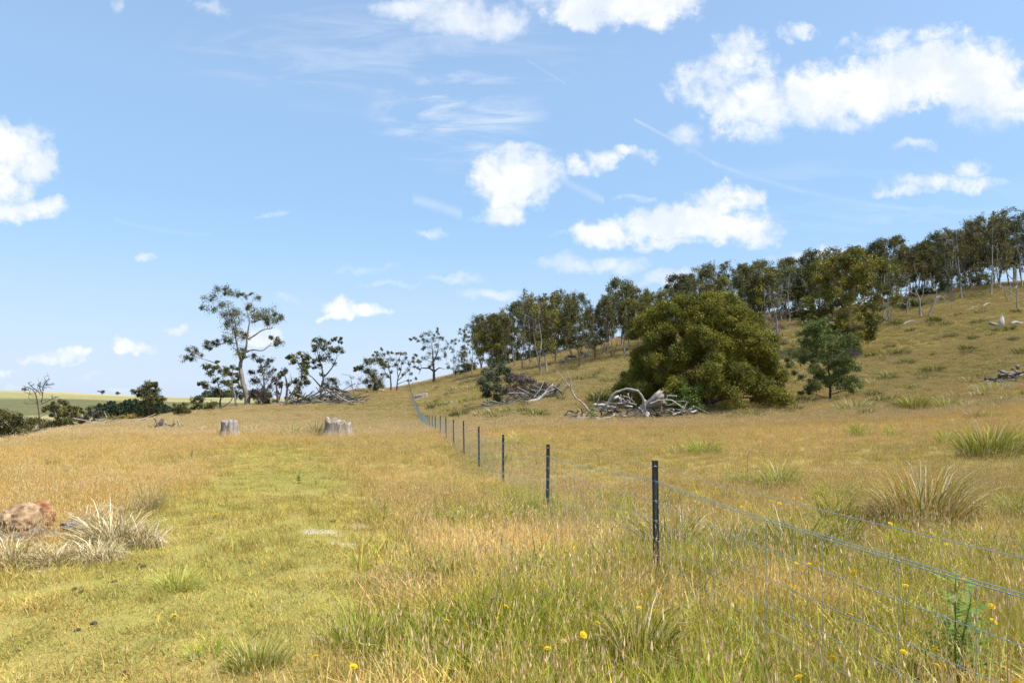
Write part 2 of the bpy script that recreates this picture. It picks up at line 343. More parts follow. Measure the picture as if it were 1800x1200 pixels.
def ground_col(X, Y):
    r = np.hypot(X, Y); tr, ta, g = zones(X, Y); n1 = fbm(X*.13, Y*.13, 77, 4); n2 = fbm(X*.9, Y*.9, 78, 3)
    c = mixn(GOLD[None, :], OLIVE, sstep(.1, 1.0, .42+.35*n1+.25*n2)*.55)
    rt = sstep(-1, 5, X-(2.475-Y/6))*(1-sstep(14, 30, Y))                         # greener right of the fence close by
    c = mixn(c, GREEN*.95, .5*rt*np.clip(.8+.6*n1, 0, 1.3))
    c = mixn(c, mixn(GREEN[None, :], GOLD*1.02, sstep(.1, .9, .30+.35*n2+.3*n1)*.6), tr*.95)
    c = mixn(c, mixn(GREEN[None, :]*.85, np.array([.46,.38,.17]), g), ta*.7)
    hl = sstep(45, 75, Y)*sstep(-30, 10, X-(2.475-Y/6)+18)
    n3 = fbm(X*.06, Y*.12, 90, 4)
    c = mixn(c, mixn(HILL[None, :], OLIVE, sstep(-.2, .9, n3+.5*n2)*.75), hl)
    c = mixn(c, HILL*np.array([.95,.93,.8]), sstep(40, 80, Y)*(1-hl)*.8)
    # far paddocks, with a cloud shadow painted in as a dark strip
    far = sstep(160, 300, r)
    pf = mixn(np.array([.46,.41,.21])[None, :], np.array([.60,.48,.26]), sstep(-.3, .5, fbm(X*.004, Y*.004, 5, 3)))
    cloud_shadow = sstep(470, 520, Y+.05*X)*(1-sstep(740, 820, Y+.25*X+30*fbm(X*.01, Y*.01, 3, 2)))
    pf = mixn(pf, np.array([.17,.175,.085]), cloud_shadow*.9)
    pf = mixn(pf, np.array([.34,.33,.14]), sstep(900, 1000, Y)*(1-sstep(1150, 1250, Y))*.5)
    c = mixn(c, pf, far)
    return c
def bare(X, Y):
    b = np.zeros_like(X)
    for (px, py, rx, ry) in ((562,932,.26,.09),(640,920,.27,.14),(600,948,.2,.08),(390,943,.07,.05),(468,961,.08,.05),(80,1000,.2,.1)):
        yy = CAMZ*FPX/(py-HOR); xx = (px-900)/FPX*yy
        b = np.maximum(b, 1-sstep(.5, 1.15, np.hypot((X-xx)/rx, (Y-yy)/ry/1.6)+.3*fbm(X*4, Y*4, 2, 2)))
    return b
def build_terrain():
    thf = np.linspace(math.radians(-47), math.radians(47), 560); tb = np.linspace(math.radians(47), math.radians(313), 122)[1:-1]
    th = np.concatenate([thf, tb]); r = np.exp(np.linspace(math.log(.25), math.log(3600), 720)); nt_, nr = len(th), len(r)
    T, RR = np.meshgrid(th, r); X = RR*np.sin(T); Y = RR*np.cos(T); Z = gz(X.ravel(), Y.ravel())
    V = np.stack([X.ravel(), Y.ravel(), Z], 1); V = np.vstack([V, [0, 0, gz1(.01,.01)]])
    c = np.ones((len(V), 4)); c[:-1, :3] = ground_col(X.ravel(), Y.ravel()); tz = zones(X.ravel(), Y.ravel())[1]; c[:-1, :3] *= ((1-.42*tz)*(.90-.14*sstep(10, 20, Y.ravel())-.14*sstep(38, 60, Y.ravel())+.28*sstep(170, 240, Y.ravel())))[:, None]; bb = bare(X.ravel(), Y.ravel())  # ground colour darkened where grass stands, painting in shade between the clumps
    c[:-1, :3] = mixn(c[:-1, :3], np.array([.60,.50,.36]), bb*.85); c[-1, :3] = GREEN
    i = np.arange(nr-1)[:, None]*nt_; j = np.arange(nt_)[None, :]; k = (j+1) % nt_
    F = np.stack([i+j, i+nt_+j, i+nt_+k, i+k], -1).reshape(-1, 4); jj = np.arange(nt_); F3 = np.stack([jj, (jj+1) % nt_, np.full(nt_, nr*nt_)], 1)[:, ::-1]
    F = F[:, ::-1]; F3 = F3[:, ::-1]
    m, N, L = new_mat('pasture_ground')
    at_ = N.new('ShaderNodeAttribute'); at_.attribute_name = 'bcol'
    b = N.new('ShaderNodeBsdfDiffuse'); o = N.new('ShaderNodeOutputMaterial'); L.new(b.outputs[0], o.inputs[0])
    tc = N.new('ShaderNodeTexCoord')
    def nz(s, d): n = N.new('ShaderNodeTexNoise'); n.inputs['Scale'].default_value = s; n.inputs['Detail'].default_value = d; n.inputs['Roughness'].default_value = .7; L.new(tc.outputs['Object'], n.inputs['Vector']); return n
    def mrn(x, a, b_, c_, d_): n = N.new('ShaderNodeMapRange'); L.new(x, n.inputs[0]); [setattr(n.inputs[q], 'default_value', v) for q, v in ((1,a),(2,b_),(3,c_),(4,d_))]; return n.outputs[0]
    n1 = nz(2.2, 10); n2 = nz(60, 6); n3 = nz(.05, 6)
    s1 = N.new('ShaderNodeMath'); s1.operation = 'MULTIPLY'; L.new(mrn(n1.outputs['Fac'], .3, .7, .8, 1.08), s1.inputs[0]); L.new(mrn(n2.outputs['Fac'], .3, .7, .45, 1.25), s1.inputs[1])
    s2 = N.new('ShaderNodeMath'); s2.operation = 'MULTIPLY'; L.new(s1.outputs[0], s2.inputs[0]); L.new(mrn(n3.outputs['Fac'], .3, .7, .85, 1.15), s2.inputs[1])
    mx = N.new('ShaderNodeVectorMath'); mx.operation = 'SCALE'; L.new(at_.outputs['Color'], mx.inputs[0]); L.new(s2.outputs[0], mx.inputs['Scale'])
    L.new(mx.outputs[0], b.inputs[0])
    bp = N.new('ShaderNodeBump'); bp.inputs['Strength'].default_value = .35; bp.inputs['Distance'].default_value = .03; L.new(n1.outputs['Fac'], bp.inputs['Height']); L.new(bp.outputs[0], b.inputs['Normal'])
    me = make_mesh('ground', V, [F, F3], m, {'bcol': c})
    tag(link(bpy.data.objects.new('ground', me)), kind='structure')
build_terrain()
# ------------------------------------------------------------------ grass
def blades(mb, base, h, w, face, lean_dir, lean, curve, col, segs=2, droop=0.0):
    """base (n,3); arrays of height, width, facing angle, lean direction, lean (fraction of h), curve; col (n,4)"""
    n = len(base); ts = np.linspace(0, 1, segs+1)
    ld = np.stack([np.cos(lean_dir), np.sin(lean_dir), np.zeros(n)], 1); fd = np.stack([np.cos(face), np.sin(face), np.zeros(n)], 1)
    rows = []
    for t in ts:
        off = (lean*t+curve*t*t)[:, None]*ld*h[:, None]; z = (t-droop*t*t*t-(lean+curve*t)**2*.25*t)*h
        c = base+off; c[:, 2] += z
        hw = (w*.5*(1-t)**.6 if t < 1 else 0*w)[:, None]*fd
        if t < 1: rows += [c-hw, c+hw]
        else: rows += [c]
    V = np.stack(rows, 1); k = V.shape[1]; V = V.reshape(-1, 3); b = np.arange(n)[:, None]*k
    f4 = np.concatenate([b+np.array([2*s, 2*s+1, 2*s+3, 2*s+2]) for s in range(segs-1)]) if segs > 1 else None
    f3 = b+np.array([k-3, k-2, k-1])
    mb.add(V, f3, f4, np.repeat(col, k, 0))
    return rows[-1]
def heads(mb, tip, d, length, width, col):
    """small seed heads: two crossed slim diamonds hanging from the stalk tip"""
    n = len(tip)
    for ang in (0, np.pi/2):
        a = R.random(n)*np.pi+ang; s = np.stack([np.cos(a), np.sin(a), np.zeros(n)], 1)*width[:, None]*.5
        up = d*length[:, None]
        V = np.stack([tip-up*.15, tip+up*.3-s, tip+up*.3+s, tip+up], 1).reshape(-1, 3); b = np.arange(n)[:, None]*4
        mb.add(V, np.concatenate([b+np.array([0,1,2]), b+np.array([1,3,2])]), None, np.repeat(col, 4, 0))
def col4(rgb, n, var=.18, a=0.0):
    c = np.ones((n, 4)); c[:, :3] = np.asarray(rgb)[None, :]*(1+var*(R.random((n,1))*2-1))*(1+.08*(R.random((n,3))*2-1)); c[:, 3] = a
    return c
def tuft_mesh(name, n, rad, h0, h1, w, lean, dry=.3, seed=0, seedcol=(.55,.40,.30), gauss=False, hl=.07, hw=.012):
    mb = MB()
    a = R.random(n)*2*np.pi; rr = rad*(np.abs(R.normal(size=n))*.45 if gauss else np.sqrt(R.random(n)))
    base = np.stack([rr*np.cos(a), rr*np.sin(a), np.full(n, -.015)], 1); h = h0+(h1-h0)*R.random(n)**1.3
    c = col4((1,1,1), n, .22); d = R.random(n) < dry; c[d, :3] *= np.array([1.25,1.02,1.0]); g = R.random(n) < .25; c[g, :3] *= np.array([.62,.8,.7])
    blades(mb, base, h, w*(.6+.8*R.random(n)), R.random(n)*np.pi, R.random(n)*2*np.pi, lean*R.random(n), lean*1.1*R.random(n), c)
    if seed:
        a = R.random(seed)*2*np.pi; rr = rad*np.sqrt(R.random(seed)); base = np.stack([rr*np.cos(a), rr*np.sin(a), np.zeros(seed)], 1)
        h = h1*(1.0+.5*R.random(seed)); cc = col4((.95,.85,.75), seed, .15); ldr = R.random(seed)*2*np.pi; le = .22*R.random(seed)
        tip = blades(mb, base, h, np.full(seed, w*.45), R.random(seed)*np.pi, ldr, le, le, cc)
        d = np.stack([np.cos(ldr)*le*2, np.sin(ldr)*le*2, np.ones(seed)], 1); d /= np.linalg.norm(d, axis=1, keepdims=True)
        heads(mb, tip, d, hl*(.6+.9*R.random(seed)), hw*(.7+.8*R.random(seed)), col4(seedcol, seed, .25, 1.0))
    return mb.mesh(name, M_GRASS, False)
def scatter(name, meshes, pts, scl, icol, label=None):
    """one object: the tufts are set on its points"""
    col = bpy.data.collections.new(name+'_tufts')
    for i, me in enumerate(meshes): col.objects.link(bpy.data.objects.new('grass_tuft', me))
    n = len(pts); me = bpy.data.meshes.new(name); me.vertices.add(n); me.vertices.foreach_set('co', np.asarray(pts, np.float32).ravel())
    rot = np.zeros((n, 3), np.float32); rot[:, 2] = R.random(n)*6.283; rot[:, 0] = R.normal(size=n)*.07; rot[:, 1] = R.normal(size=n)*.07
    me.attributes.new('rot', 'FLOAT_VECTOR', 'POINT').data.foreach_set('vector', rot.ravel())
    s3 = np.asarray(scl, np.float32); s3 = s3 if s3.ndim == 2 else np.repeat(s3[:, None], 3, 1)
    me.attributes.new('scl', 'FLOAT_VECTOR', 'POINT').data.foreach_set('vector', np.ascontiguousarray(s3, np.float32).ravel())
    c = np.ones((n, 4), np.float32); c[:, :3] = icol
    me.attributes.new('icol', 'FLOAT_COLOR', 'POINT').data.foreach_set('color', c.ravel())
    me.materials.append(M_GRASS)
    o = link(bpy.data.objects.new(name, me))
    g = bpy.data.node_groups.new(name+'_scatter', 'GeometryNodeTree')
    g.interface.new_socket('Geometry', in_out='INPUT', socket_type='NodeSocketGeometry'); g.interface.new_socket('Geometry', in_out='OUTPUT', socket_type='NodeSocketGeometry')
    N, L = g.nodes, g.links
    gi = N.new('NodeGroupInput'); go = N.new('NodeGroupOutput'); ip = N.new('GeometryNodeInstanceOnPoints'); mp = N.new('GeometryNodeMeshToPoints')
    ci = N.new('GeometryNodeCollectionInfo'); ci.inputs[0].default_value = col; ci.inputs['Separate Children'].default_value = True; ci.inputs['Reset Children'].default_value = True
    ra = N.new('GeometryNodeInputNamedAttribute'); ra.data_type = 'FLOAT_VECTOR'; ra.inputs['Name'].default_value = 'rot'
    sa = N.new('GeometryNodeInputNamedAttribute'); sa.data_type = 'FLOAT_VECTOR'; sa.inputs['Name'].default_value = 'scl'
    L.new(gi.outputs[0], mp.inputs[0]); L.new(mp.outputs[0], ip.inputs['Points']); L.new(ci.outputs[0], ip.inputs['Instance']); ip.inputs['Pick Instance'].default_value = True
    L.new(ra.outputs[0], ip.inputs['Rotation']); L.new(sa.outputs[0], ip.inputs['Scale']); L.new(ip.outputs[0], go.inputs[0])
    md = o.modifiers.new('scatter', 'NODES'); md.node_group = g
    tag(o, label, None, kind='stuff'); return o
def field_pts(y0, y1, dens, u0=-.86, u1=.86, pw=1.0):
    """random ground points between two distances, evenly dense over the ground"""
    n = int(.5*(u1-u0)*(y1*y1-y0*y0)*dens); Y = np.sqrt(R.random(n)*(y1*y1-y0*y0)+y0*y0); X = Y*(u0+(u1-u0)*R.random(n))
    return X, Y
def jit(c, n, v=.14): return c*(1+v*(R.random((n,1))*2-1))*(1+.06*(R.random((n,3))*2-1))
QUAL = 1.0
def build_grass():
    short = [tuft_mesh('grass_tuft', 80, .17, .02, .07, .006, .9, .4) for _ in range(4)]
    mid = [tuft_mesh('grass_tuft', 60, .17, .06, .20, .006, .6, .4, seed=14, seedcol=(.70,.52,.28), hl=.032, hw=.006) for _ in range(4)]
    tall = [tuft_mesh('grass_tuft', 80, .18, .10, .34, .010, .85, .45, seed=12, seedcol=(.76,.55,.33), hl=.034, hw=.006) for _ in range(6)]
    wide = [tuft_mesh('grass_tuft', 90, .42, .08, .26, .022, .6, .4, seed=30, seedcol=(.66,.50,.26), hl=.06, hw=.018) for _ in range(4)]
    # turf
    X, Y = field_pts(1.6, 13, 62*QUAL, -1.45, 1.45); X2, Y2 = field_pts(13, 36, 16*QUAL); X = np.append(X, X2); Y = np.append(Y, Y2)
    tr, ta, g = zones(X, Y); bb = bare(X, Y); keep = (R.random(len(X)) > bb*1.2) & (R.random(len(X)) < np.where(Y < 13, .45+.55*tr, .25+.75*tr)); X, Y, tr = X[keep], Y[keep], tr[keep]
    s = (.8+.5*R.random(len(X)))*(1+sstep(13, 30, Y)*.6)
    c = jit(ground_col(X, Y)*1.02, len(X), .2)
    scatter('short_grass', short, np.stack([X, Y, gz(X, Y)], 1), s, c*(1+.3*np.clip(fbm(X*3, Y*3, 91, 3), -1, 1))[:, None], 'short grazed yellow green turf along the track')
    # knee-low golden grass with seed heads
    X, Y = field_pts(1.8, 16, 30*QUAL, -1.45, 1.45); X2, Y2 = field_pts(16, 48, 9*QUAL, -1.05, 1.05); X = np.append(X, X2); Y = np.append(Y, Y2)
    tr, ta, g = zones(X, Y); keep = R.random(len(X)) < (1-tr*.93)*(1-ta*.5)*(1-bare(X, Y)); X, Y, tr, ta = X[keep], Y[keep], tr[keep], ta[keep]
    s = (.7+.6*R.random(len(X)))*(1+.35*sstep(14, 40, Y))
    scatter('golden_grass', mid, np.stack([X, Y, gz(X, Y)], 1), s, jit(ground_col(X, Y)*1.03, len(X), .2), 'knee-low golden seeding grass of the pasture')
    # tall grass with pinkish seed heads
    X, Y = field_pts(1.9, 17, 34*QUAL, -1.45, 1.45); tr, ta, g = zones(X, Y); keep = (R.random(len(X)) < ta*.95) & (R.random(len(X)) > tr*.9); X, Y, g = X[keep], Y[keep], g[keep]
    s = (.65+.6*R.random(len(X)))*(.8+.35*(1-sstep(5, 12, Y)))
    gc = mixn(np.array([.47,.46,.09])[None, :], np.array([.80,.62,.24]), sstep(.25, .8, .5+.5*fbm(X*.8, Y*.8, 14, 3)))
    scatter('tall_grass', tall, np.stack([X, Y, gz(X, Y)], 1), s, jit(gc, len(X), .2), 'tall green grass with pinkish seed heads beside the fence')
    # rank green strap-like blades in drifts
    rank = [tuft_mesh('grass_tuft', 60, .2, .18, .48, .013, .5, .2) for _ in range(4)]
    X, Y = field_pts(1.9, 13, 34*QUAL, -1.45, 1.45); tr, ta, g = zones(X, Y); pt = sstep(.0, .45, fbm(X*.75, Y*.75, 303, 3))
    keep = (R.random(len(X)) < ta*pt) & (R.random(len(X)) > tr); X, Y = X[keep], Y[keep]
    gc = mixn(np.array([.24,.30,.04])[None, :], np.array([.54,.50,.08]), R.random(len(X)))
    scatter('rank_grass', rank, np.stack([X, Y, gz(X, Y)], 1), .6+.6*R.random(len(X)), jit(gc, len(X), .25), 'drifts of rank green strap-like grass between the fence and the track')
    # the farther pasture
    X, Y = field_pts(40, 90, 5.5*QUAL); X2, Y2 = field_pts(90, 172, 2.8*QUAL, -.6, .86); X = np.append(X, X2); Y = np.append(Y, Y2)
    s = (.6+.6*R.random(len(X)))*(1+.4*sstep(60, 150, Y))
    scatter('pasture_grass', wide, np.stack([X, Y, gz(X, Y)], 1), s, jit(ground_col(X, Y), len(X), .14), 'dry golden and olive grass over the far paddock and hillside')
build_grass()
# ------------------------------------------------------------------ trees
def unit(v): return v/(np.linalg.norm(v)+1e-9)
def leafcloud(mb, C, rad, n, size, asp, cols, flat=.75, sub=9, shell=0.0, droop=.4):
    """leaf-sized faces in every clump: C (k,3), rad (k,), n leaves per clump"""
    C = np.asarray(C, float); rad = np.asarray(rad, float); k = len(C)
    d = R.normal(size=(k, sub, 3)); d /= np.linalg.norm(d, axis=2, keepdims=True); rr = (shell+(1-shell)*R.random((k, sub, 1))**.6)
    S = C[:, None, :]+d*rr*rad[:, None, None]*np.array([1, 1, flat])
    ci = np.repeat(np.arange(k), int(n*1.7)); si = R.integers(0, sub, len(ci)); S0 = S[ci, si]; r1 = rad[ci]*.56
    P = S0+R.normal(size=(len(ci), 3))*r1[:, None]*np.array([.62, .62, .5])
    m = len(P); s = 1.12*size*(.55+.9*R.random(m))
    a = R.normal(size=(m, 3)); a[:, 2] -= droop; a /= np.linalg.norm(a, axis=1, keepdims=True)
    b = np.cross(a, R.normal(size=(m, 3))); b /= np.linalg.norm(b, axis=1, keepdims=True)+1e-9
    A = a*s[:, None]*.5; B = b*(s*asp)[:, None]*.5
    V = np.stack([P-A, P+B, P+A, P-B], 1).reshape(-1, 3); q = np.arange(m)[:, None]*4+np.arange(4)
    cols = np.asarray(cols, float); cv = cols[R.integers(0, len(cols), k*1)][ci]*(1+.22*(R.random((m, 1))*2-1))
    sv = (1+.16*R.normal(size=(k, sub, 1)))[ci, si]; cv = cv*np.clip(sv, .6, 1.5)
    c = np.ones((m, 4)); c[:, :3] = np.clip(cv, .005, 1); mb.add(V, None, q, np.repeat(c, 4, 0))
def polyline(pts, step, wig):
    """resample a control line smoothly with some wander"""
    P = np.asarray(pts, float); d = np.r_[0, np.cumsum(np.linalg.norm(np.diff(P, axis=0), axis=1))]; n = max(3, int(d[-1]/step)+1); t = np.linspace(0, d[-1], n)
    Q = np.stack([pchip(d, P[:, i], t) if len(P) > 2 else np.interp(t, d, P[:, i]) for i in range(3)], 1)
    w = R.normal(size=(n, 3))*wig; w[0] = 0; w = np.cumsum(w, 0)*.5; w -= np.linspace(0, 1, n)[:, None]*w[-1]; return Q+w
def grow(mb, trunks, targets, r_base, barkc, tip=.018, sides=6, wig=.05, twigs=0, up=.35, thin=.5, bare=0):
    """trunks: [(points, r0, r1)]; every target gets a curved limb from the nearest sensible point of the skeleton"""
    SK = []; SR = []
    for pts, r0, r1 in trunks:
        Q = polyline(pts, .35, wig*.5); rr = np.linspace(r0, r1, len(Q)); q = np.linspace(0, 1, len(Q)); rr = rr*(1+.45*np.exp(-q*14)) if pts[0][2] < .3 else rr
        tube(mb, Q, rr, sides+2, np.array([*barkc, 1])*np.array([1,1,1,1]), rough=.10); SK.append(Q); SR.append(rr)
    for Q, rr in zip(SK, SR):
        for _ in range(bare):
            i = R.integers(len(Q)//3, len(Q)); L = (Q[-1]-Q[0])@(Q[-1]-Q[0]); L = math.sqrt(L)*(.12+.22*R.random()); e = Q[i]+unit(R.normal(size=3)*[1,.6,.8]+np.array([0,0,.5]))*L; mid = (Q[i]+e)/2+R.normal(size=3)*L*.14
            tube(mb, [Q[i], mid, e], [min(rr[i]*.5,.05), tip*.9, tip*.5], 4, (*barkc, 1), cap=False)
            for _k in range(2): e2 = mid+unit(R.normal(size=3)+[0,0,.5])*L*.5; tube(mb, [mid, e2], [tip*.7, tip*.35], 3, (*barkc, 1), cap=False)
    SKa = np.concatenate(SK); SRa = np.concatenate(SR); root = trunks[0][0][0]
    T = sorted([np.asarray(t, float) for t in targets], key=lambda t: np.linalg.norm(t[:2]-SKa[:, :2].mean(0))+.3*t[2])
    for t in T:
        D = t-SKa; dist = np.linalg.norm(D, axis=1); pen = dist+1.6*np.clip(.25*dist-D[:, 2], 0, None)+np.where(SKa[:, 2] < .25*t[2], 3, 0)-2.0*np.minimum(SRa, .3)
        k = int(np.argmin(pen)); a = SKa[k]; L = dist[k]; r0 = min(SRa[k]*.75, tip+thin*.05*L**1.05)
        if L < .15: continue
        c1 = a+(t-a)*.4+np.array([0, 0, up*L*(R.random()*.8-.15)])+R.normal(size=3)*L*.08
        s = np.linspace(0, 1, max(4, int(L/.4)+2))[:, None]; Q = (1-s)**2*a+2*s*(1-s)*c1+s*s*t
        w = np.cumsum(R.normal(size=Q.shape)*wig, 0)*.4; w[0] = 0; Q = Q+w*s
        rr = np.linspace(r0, tip, len(Q)); tube(mb, Q, rr, max(4, sides-1) if r0 > .05 else 4, np.array([*barkc, 1])*np.array([1,1,1,1]), cap=False)
        SKa = np.vstack([SKa, Q[1:]]); SRa = np.concatenate([SRa, rr[1:]])
        for _ in range(twigs):
            i = R.integers(1, len(Q)); e = Q[i]+unit(R.normal(size=3)+np.array([0, 0, .4]))*L*.35*(.4+R.random()); mid = (Q[i]+e)/2+R.normal(size=3)*L*.04
            tube(mb, [Q[i], mid, e], [rr[i]*.6, tip*.9, tip*.6], 3, (*barkc, 1), cap=False)
OL = [(.105,.108,.034),(.13,.125,.036),(.08,.09,.034),(.16,.145,.04)]         # olive gum leaves
GR = [(.095,.105,.058),(.115,.122,.07),(.075,.086,.05)]                         # greyer gum leaves
BRN = [(.135,.11,.04),(.11,.10,.036),(.16,.125,.045)]
BR = [(.25,.235,.035),(.2,.195,.033),(.28,.25,.04)]                           # bright olive tops
WAT = [(.21,.20,.032),(.18,.18,.03),(.25,.23,.036),(.13,.14,.027)]
BLU = [(.15,.185,.055),(.18,.21,.065),(.12,.15,.045)]
GRN = [(.10,.15,.035),(.085,.13,.03)]
BARK_G = (.30,.27,.235); BARK_P = (.35,.32,.285); BARK_D = (.13,.105,.085); BARK_B = (.20,.145,.105)
def tree(name, label, cat, base, trunks, clumps, bark, cols, leaf=.22, asp=.42, n=70, flat=.8, sub=7, twigs=1, group=None, droop=.5, thin=.5, up=.35, targets=None, tip=.02, bare=0):
    """clumps: array (k,4) x, y, z, radius about the base"""
    root = bpy.data.objects.new(name, None); link(root); root.location = base; root.empty_display_size = .5
    tag(root, label, cat, group)
    mb = MB(); cl = np.asarray(clumps, float)
    grow(mb, trunks, (cl[:, :3] if targets is None else targets) if len(cl) or targets is not None else [], 0, bark, twigs=twigs, thin=thin, up=up, tip=tip, bare=bare)
    mb.obj('trunk', M_BARK, root)
    if len(cl):
        lb = MB(); leafcloud(lb, cl[:, :3], cl[:, 3], n, leaf, asp, cols, flat, sub, droop=droop); lb.obj('crown', M_LEAF, root, False)
    return root
def from_px(cl, bpx, bpy_, Y, depth=.5, seed=None):
    """clumps noted as columns, rows and radii of the photograph become metres about the base; depth is made up"""
    s = Y/FPX; cl = np.asarray(cl, float); x = (cl[:, 0]-bpx)*s; z = (bpy_-cl[:, 1])*s; w = max(np.ptp(x), 2)*depth
    y = (R.random(len(cl))-.5)*w; return np.stack([x, y, z, cl[:, 2]*s], 1)
def line_px(pts, bpx, bpy_, Y, dy=0.0):
    s = Y/FPX; n = len(pts); return [((p[0]-bpx)*s, dy*i/(max(n-1, 1)), (bpy_-p[1])*s) for i, p in enumerate(pts)]
def Z2(l): return [(300+a/3.6, 480+b/3.6, *([c[0]/3.6] if c else [])) for a, b, *c in l]
def subdivide(cl, k, spread=.8, shrink=.62):
    out = []
    for x, y, r in cl:
        for _ in range(k):
            a = R.random()*6.28; q = r*spread*math.sqrt(R.random()); out.append((x+q*math.cos(a), y+q*math.sin(a)*.8, r*shrink))
    return out
def base_at(px, Y, dz=-.06):
    p = at(px, Y); p[2] += dz; return p
def py_of(p): return HOR-(p[2]-CAMZ)/p[1]*FPX

def left_trees():
    # the big open gum
    Y = 108; bpx = 435; b = base_at(bpx, Y); by = py_of(b)
    cl = Z2([(370,130,38),(330,175,42),(275,200,36),(250,235,28),(240,270,14),(355,110,24),(395,120,18),(450,135,20),(480,130,10),(520,150,22),(545,180,16),(515,125,8),(400,250,44),(370,290,42),(430,280,40),
        (480,268,38),(530,262,42),(570,250,40),(620,250,44),(655,275,34),(690,280,24),(705,300,12),(610,310,28),(345,310,26),(390,345,30),(375,390,40),(415,400,34),(450,385,24),(360,425,24),(240,368,18),(275,370,12),(218,378,12),
        (605,408,18),(640,408,18),(662,420,22),(682,450,20),(695,475,16),(625,435,14),(590,415,10),(265,425,20),(240,445,20),(215,468,20),(160,495,28),(135,520,22),(118,545,20),(100,575,18),(75,600,14),(70,630,12),(190,495,14),(125,605,10),
        (445,490,26),(470,510,24),(505,520,20),(520,545,12),(395,510,16),(375,500,8),(500,215,20),(470,215,14),(235,545,8)])
    cl = [c for c in cl if c[2] > 5]+subdivide([c for c in cl if c[2] > 5], 3, 1.15, .5)
    C = from_px(cl, bpx, by, Y, .35); C[:, 3] *= 1.25
    t = lambda l, dy=0: line_px([(bpx, by)]+Z2(l) if l[0] == 0 else Z2(l), bpx, by, Y, dy)
    tr = [([(0, 0, 0)]+t([(482,790),(470,740),(455,690),(447,640),(438,600),(445,560)]), .46, .30),
          (t([(445,560),(428,510),(412,450),(400,400),(395,350),(385,300),(350,240)], 1.5), .20, .06),
          (t([(445,560),(470,520),(485,470),(492,420),(503,360),(512,310),(500,250)], -1), .21, .06),
          (t([(470,735),(430,690),(395,650),(350,620),(320,580),(265,555),(200,535)], -2), .15, .04),
          (t([(492,420),(530,390),(580,355),(630,345)], 1), .13, .05), (t([(480,500),(520,485),(570,490),(605,470),(630,440)], .5), .12, .05),
          (t([(410,445),(370,435),(330,455),(285,475)], -1.5), .10, .04), (t([(512,310),(560,290),(600,280)], 2), .1, .05)]
    tree('gum_tree', 'tall spreading gum with leaning forked trunk, highest tree left of the fence', 'tree', b, tr, C, (.26,.215,.18), OL+GR+[(.20,.18,.06)], n=78, leaf=.24, twigs=2, asp=.27, flat=1.1, sub=10)
    def small(label, bz, Y, clz, trz, bark, cols, k=2, n=60, dep=.45, twigs=2, leaf=.26, name='gum_tree', r0=.2, cat='tree', conv=Z2, grp=None, bare=0):
        bpx = conv([bz])[0][0]; b = base_at(bpx, Y); by = py_of(b)
        shift = 0.0
        cl = [(x, y+shift, r) for x, y, r in conv(clz)]; cl = cl+subdivide(cl, k, 1.1, .55) if k else cl
        C = from_px(cl, bpx, by, Y, dep)*np.array([1,1,1,1.25]) if len(cl) else np.zeros((0, 4))
        tr = []
        for i, l in enumerate(trz):
            pts = line_px([(x, y+shift) for x, y in conv(l)], bpx, by, Y, (i % 3-1)*1.0)
            if i == 0: pts[0] = (0, 0, 0)
            tr.append((pts, r0*.8*(1 if i == 0 else .6), .04))
        return tree(name, label, cat, b, tr, C, bark, cols, n=n, leaf=leaf, twigs=twigs, group=grp, bare=bare, asp=.32, flat=1.0, sub=9)
    small('low bushy gum with dark drooping foliage at the left foot of the tall spreading gum', (320,870), 100,
        [(250,590,20),(290,600,18),(330,610,20),(262,640,20),(212,705,20),(250,735,24),(300,750,26),(345,760,22),(370,700,22),(335,690,20),(195,700,10),(225,600,10),(280,680,14),(350,640,18),(300,560,8)],
        [[(320,870),(318,820),(330,780),(320,720),(300,650)],[(318,835),(290,815),(260,810)],[(320,850),(350,830),(375,800),(380,740)]], BARK_D, OL, n=65)
    small('very low spreading bush of dark leaves at the far left of the skyline gums', (262,880), 98,
        [(150,800,18),(170,790,14),(200,800,14),(160,835,22),(190,845,22),(225,845,24),(255,855,22),(270,835,18),(140,860,10)],
        [[(262,880),(240,868),(200,850)],[(262,878),(230,850),(180,830)]], BARK_D, OL, name='bush', cat='bush', r0=.1)
    small('slim gum with pale twisting limbs just left of the tall trunk', (415,865), 104,
        [(400,590,14),(385,640,14),(420,640,14),(440,660,12),(400,680,16),(430,720,14),(395,730,10),(450,790,8),(420,610,10),(365,610,10)],
        [[(415,865),(412,800),(405,740),(400,680),(410,620)],[(412,800),(440,760),(455,770)],[(408,770),(385,720),(380,660)]], BARK_G, GR, n=50, r0=.22)
    small('thin-crowned grey gum right of the tall trunk with a round tuft on top', (595,835), 112,
        [(580,545,22),(605,555,20),(635,550,16),(560,560,10),(600,590,20),(560,615,22),(520,630,20),(590,640,28),(640,630,26),(665,660,24),(620,680,30),(560,680,26),(520,690,20),(500,625,10),(600,730,22),(640,720,18),(655,610,10),(530,740,16)],
        [[(595,835),(597,760),(595,680),(590,600),(588,560)],[(596,740),(560,680),(535,640)],[(596,750),(630,690),(650,640)]], BARK_G, [(.10,.092,.07),(.085,.085,.055),(.12,.10,.075)], n=42, r0=.22, twigs=4)
    small('round dead thicket of dark purplish brown twigs at the foot of the grey gum', (570,845), 108,
        [(545,760,26),(575,740,30),(610,760,28),(545,800,30),(585,790,34),(620,800,26),(560,825,22),(600,825,22),(525,780,14)],
        [[(570,845),(560,800),(545,760)],[(575,845),(590,790),(600,750)]], (.12,.085,.08), [(.085,.06,.05),(.11,.08,.065)], n=95, k=1, twigs=14, leaf=.24, name='dead_shrub', cat='shrub', r0=.08)
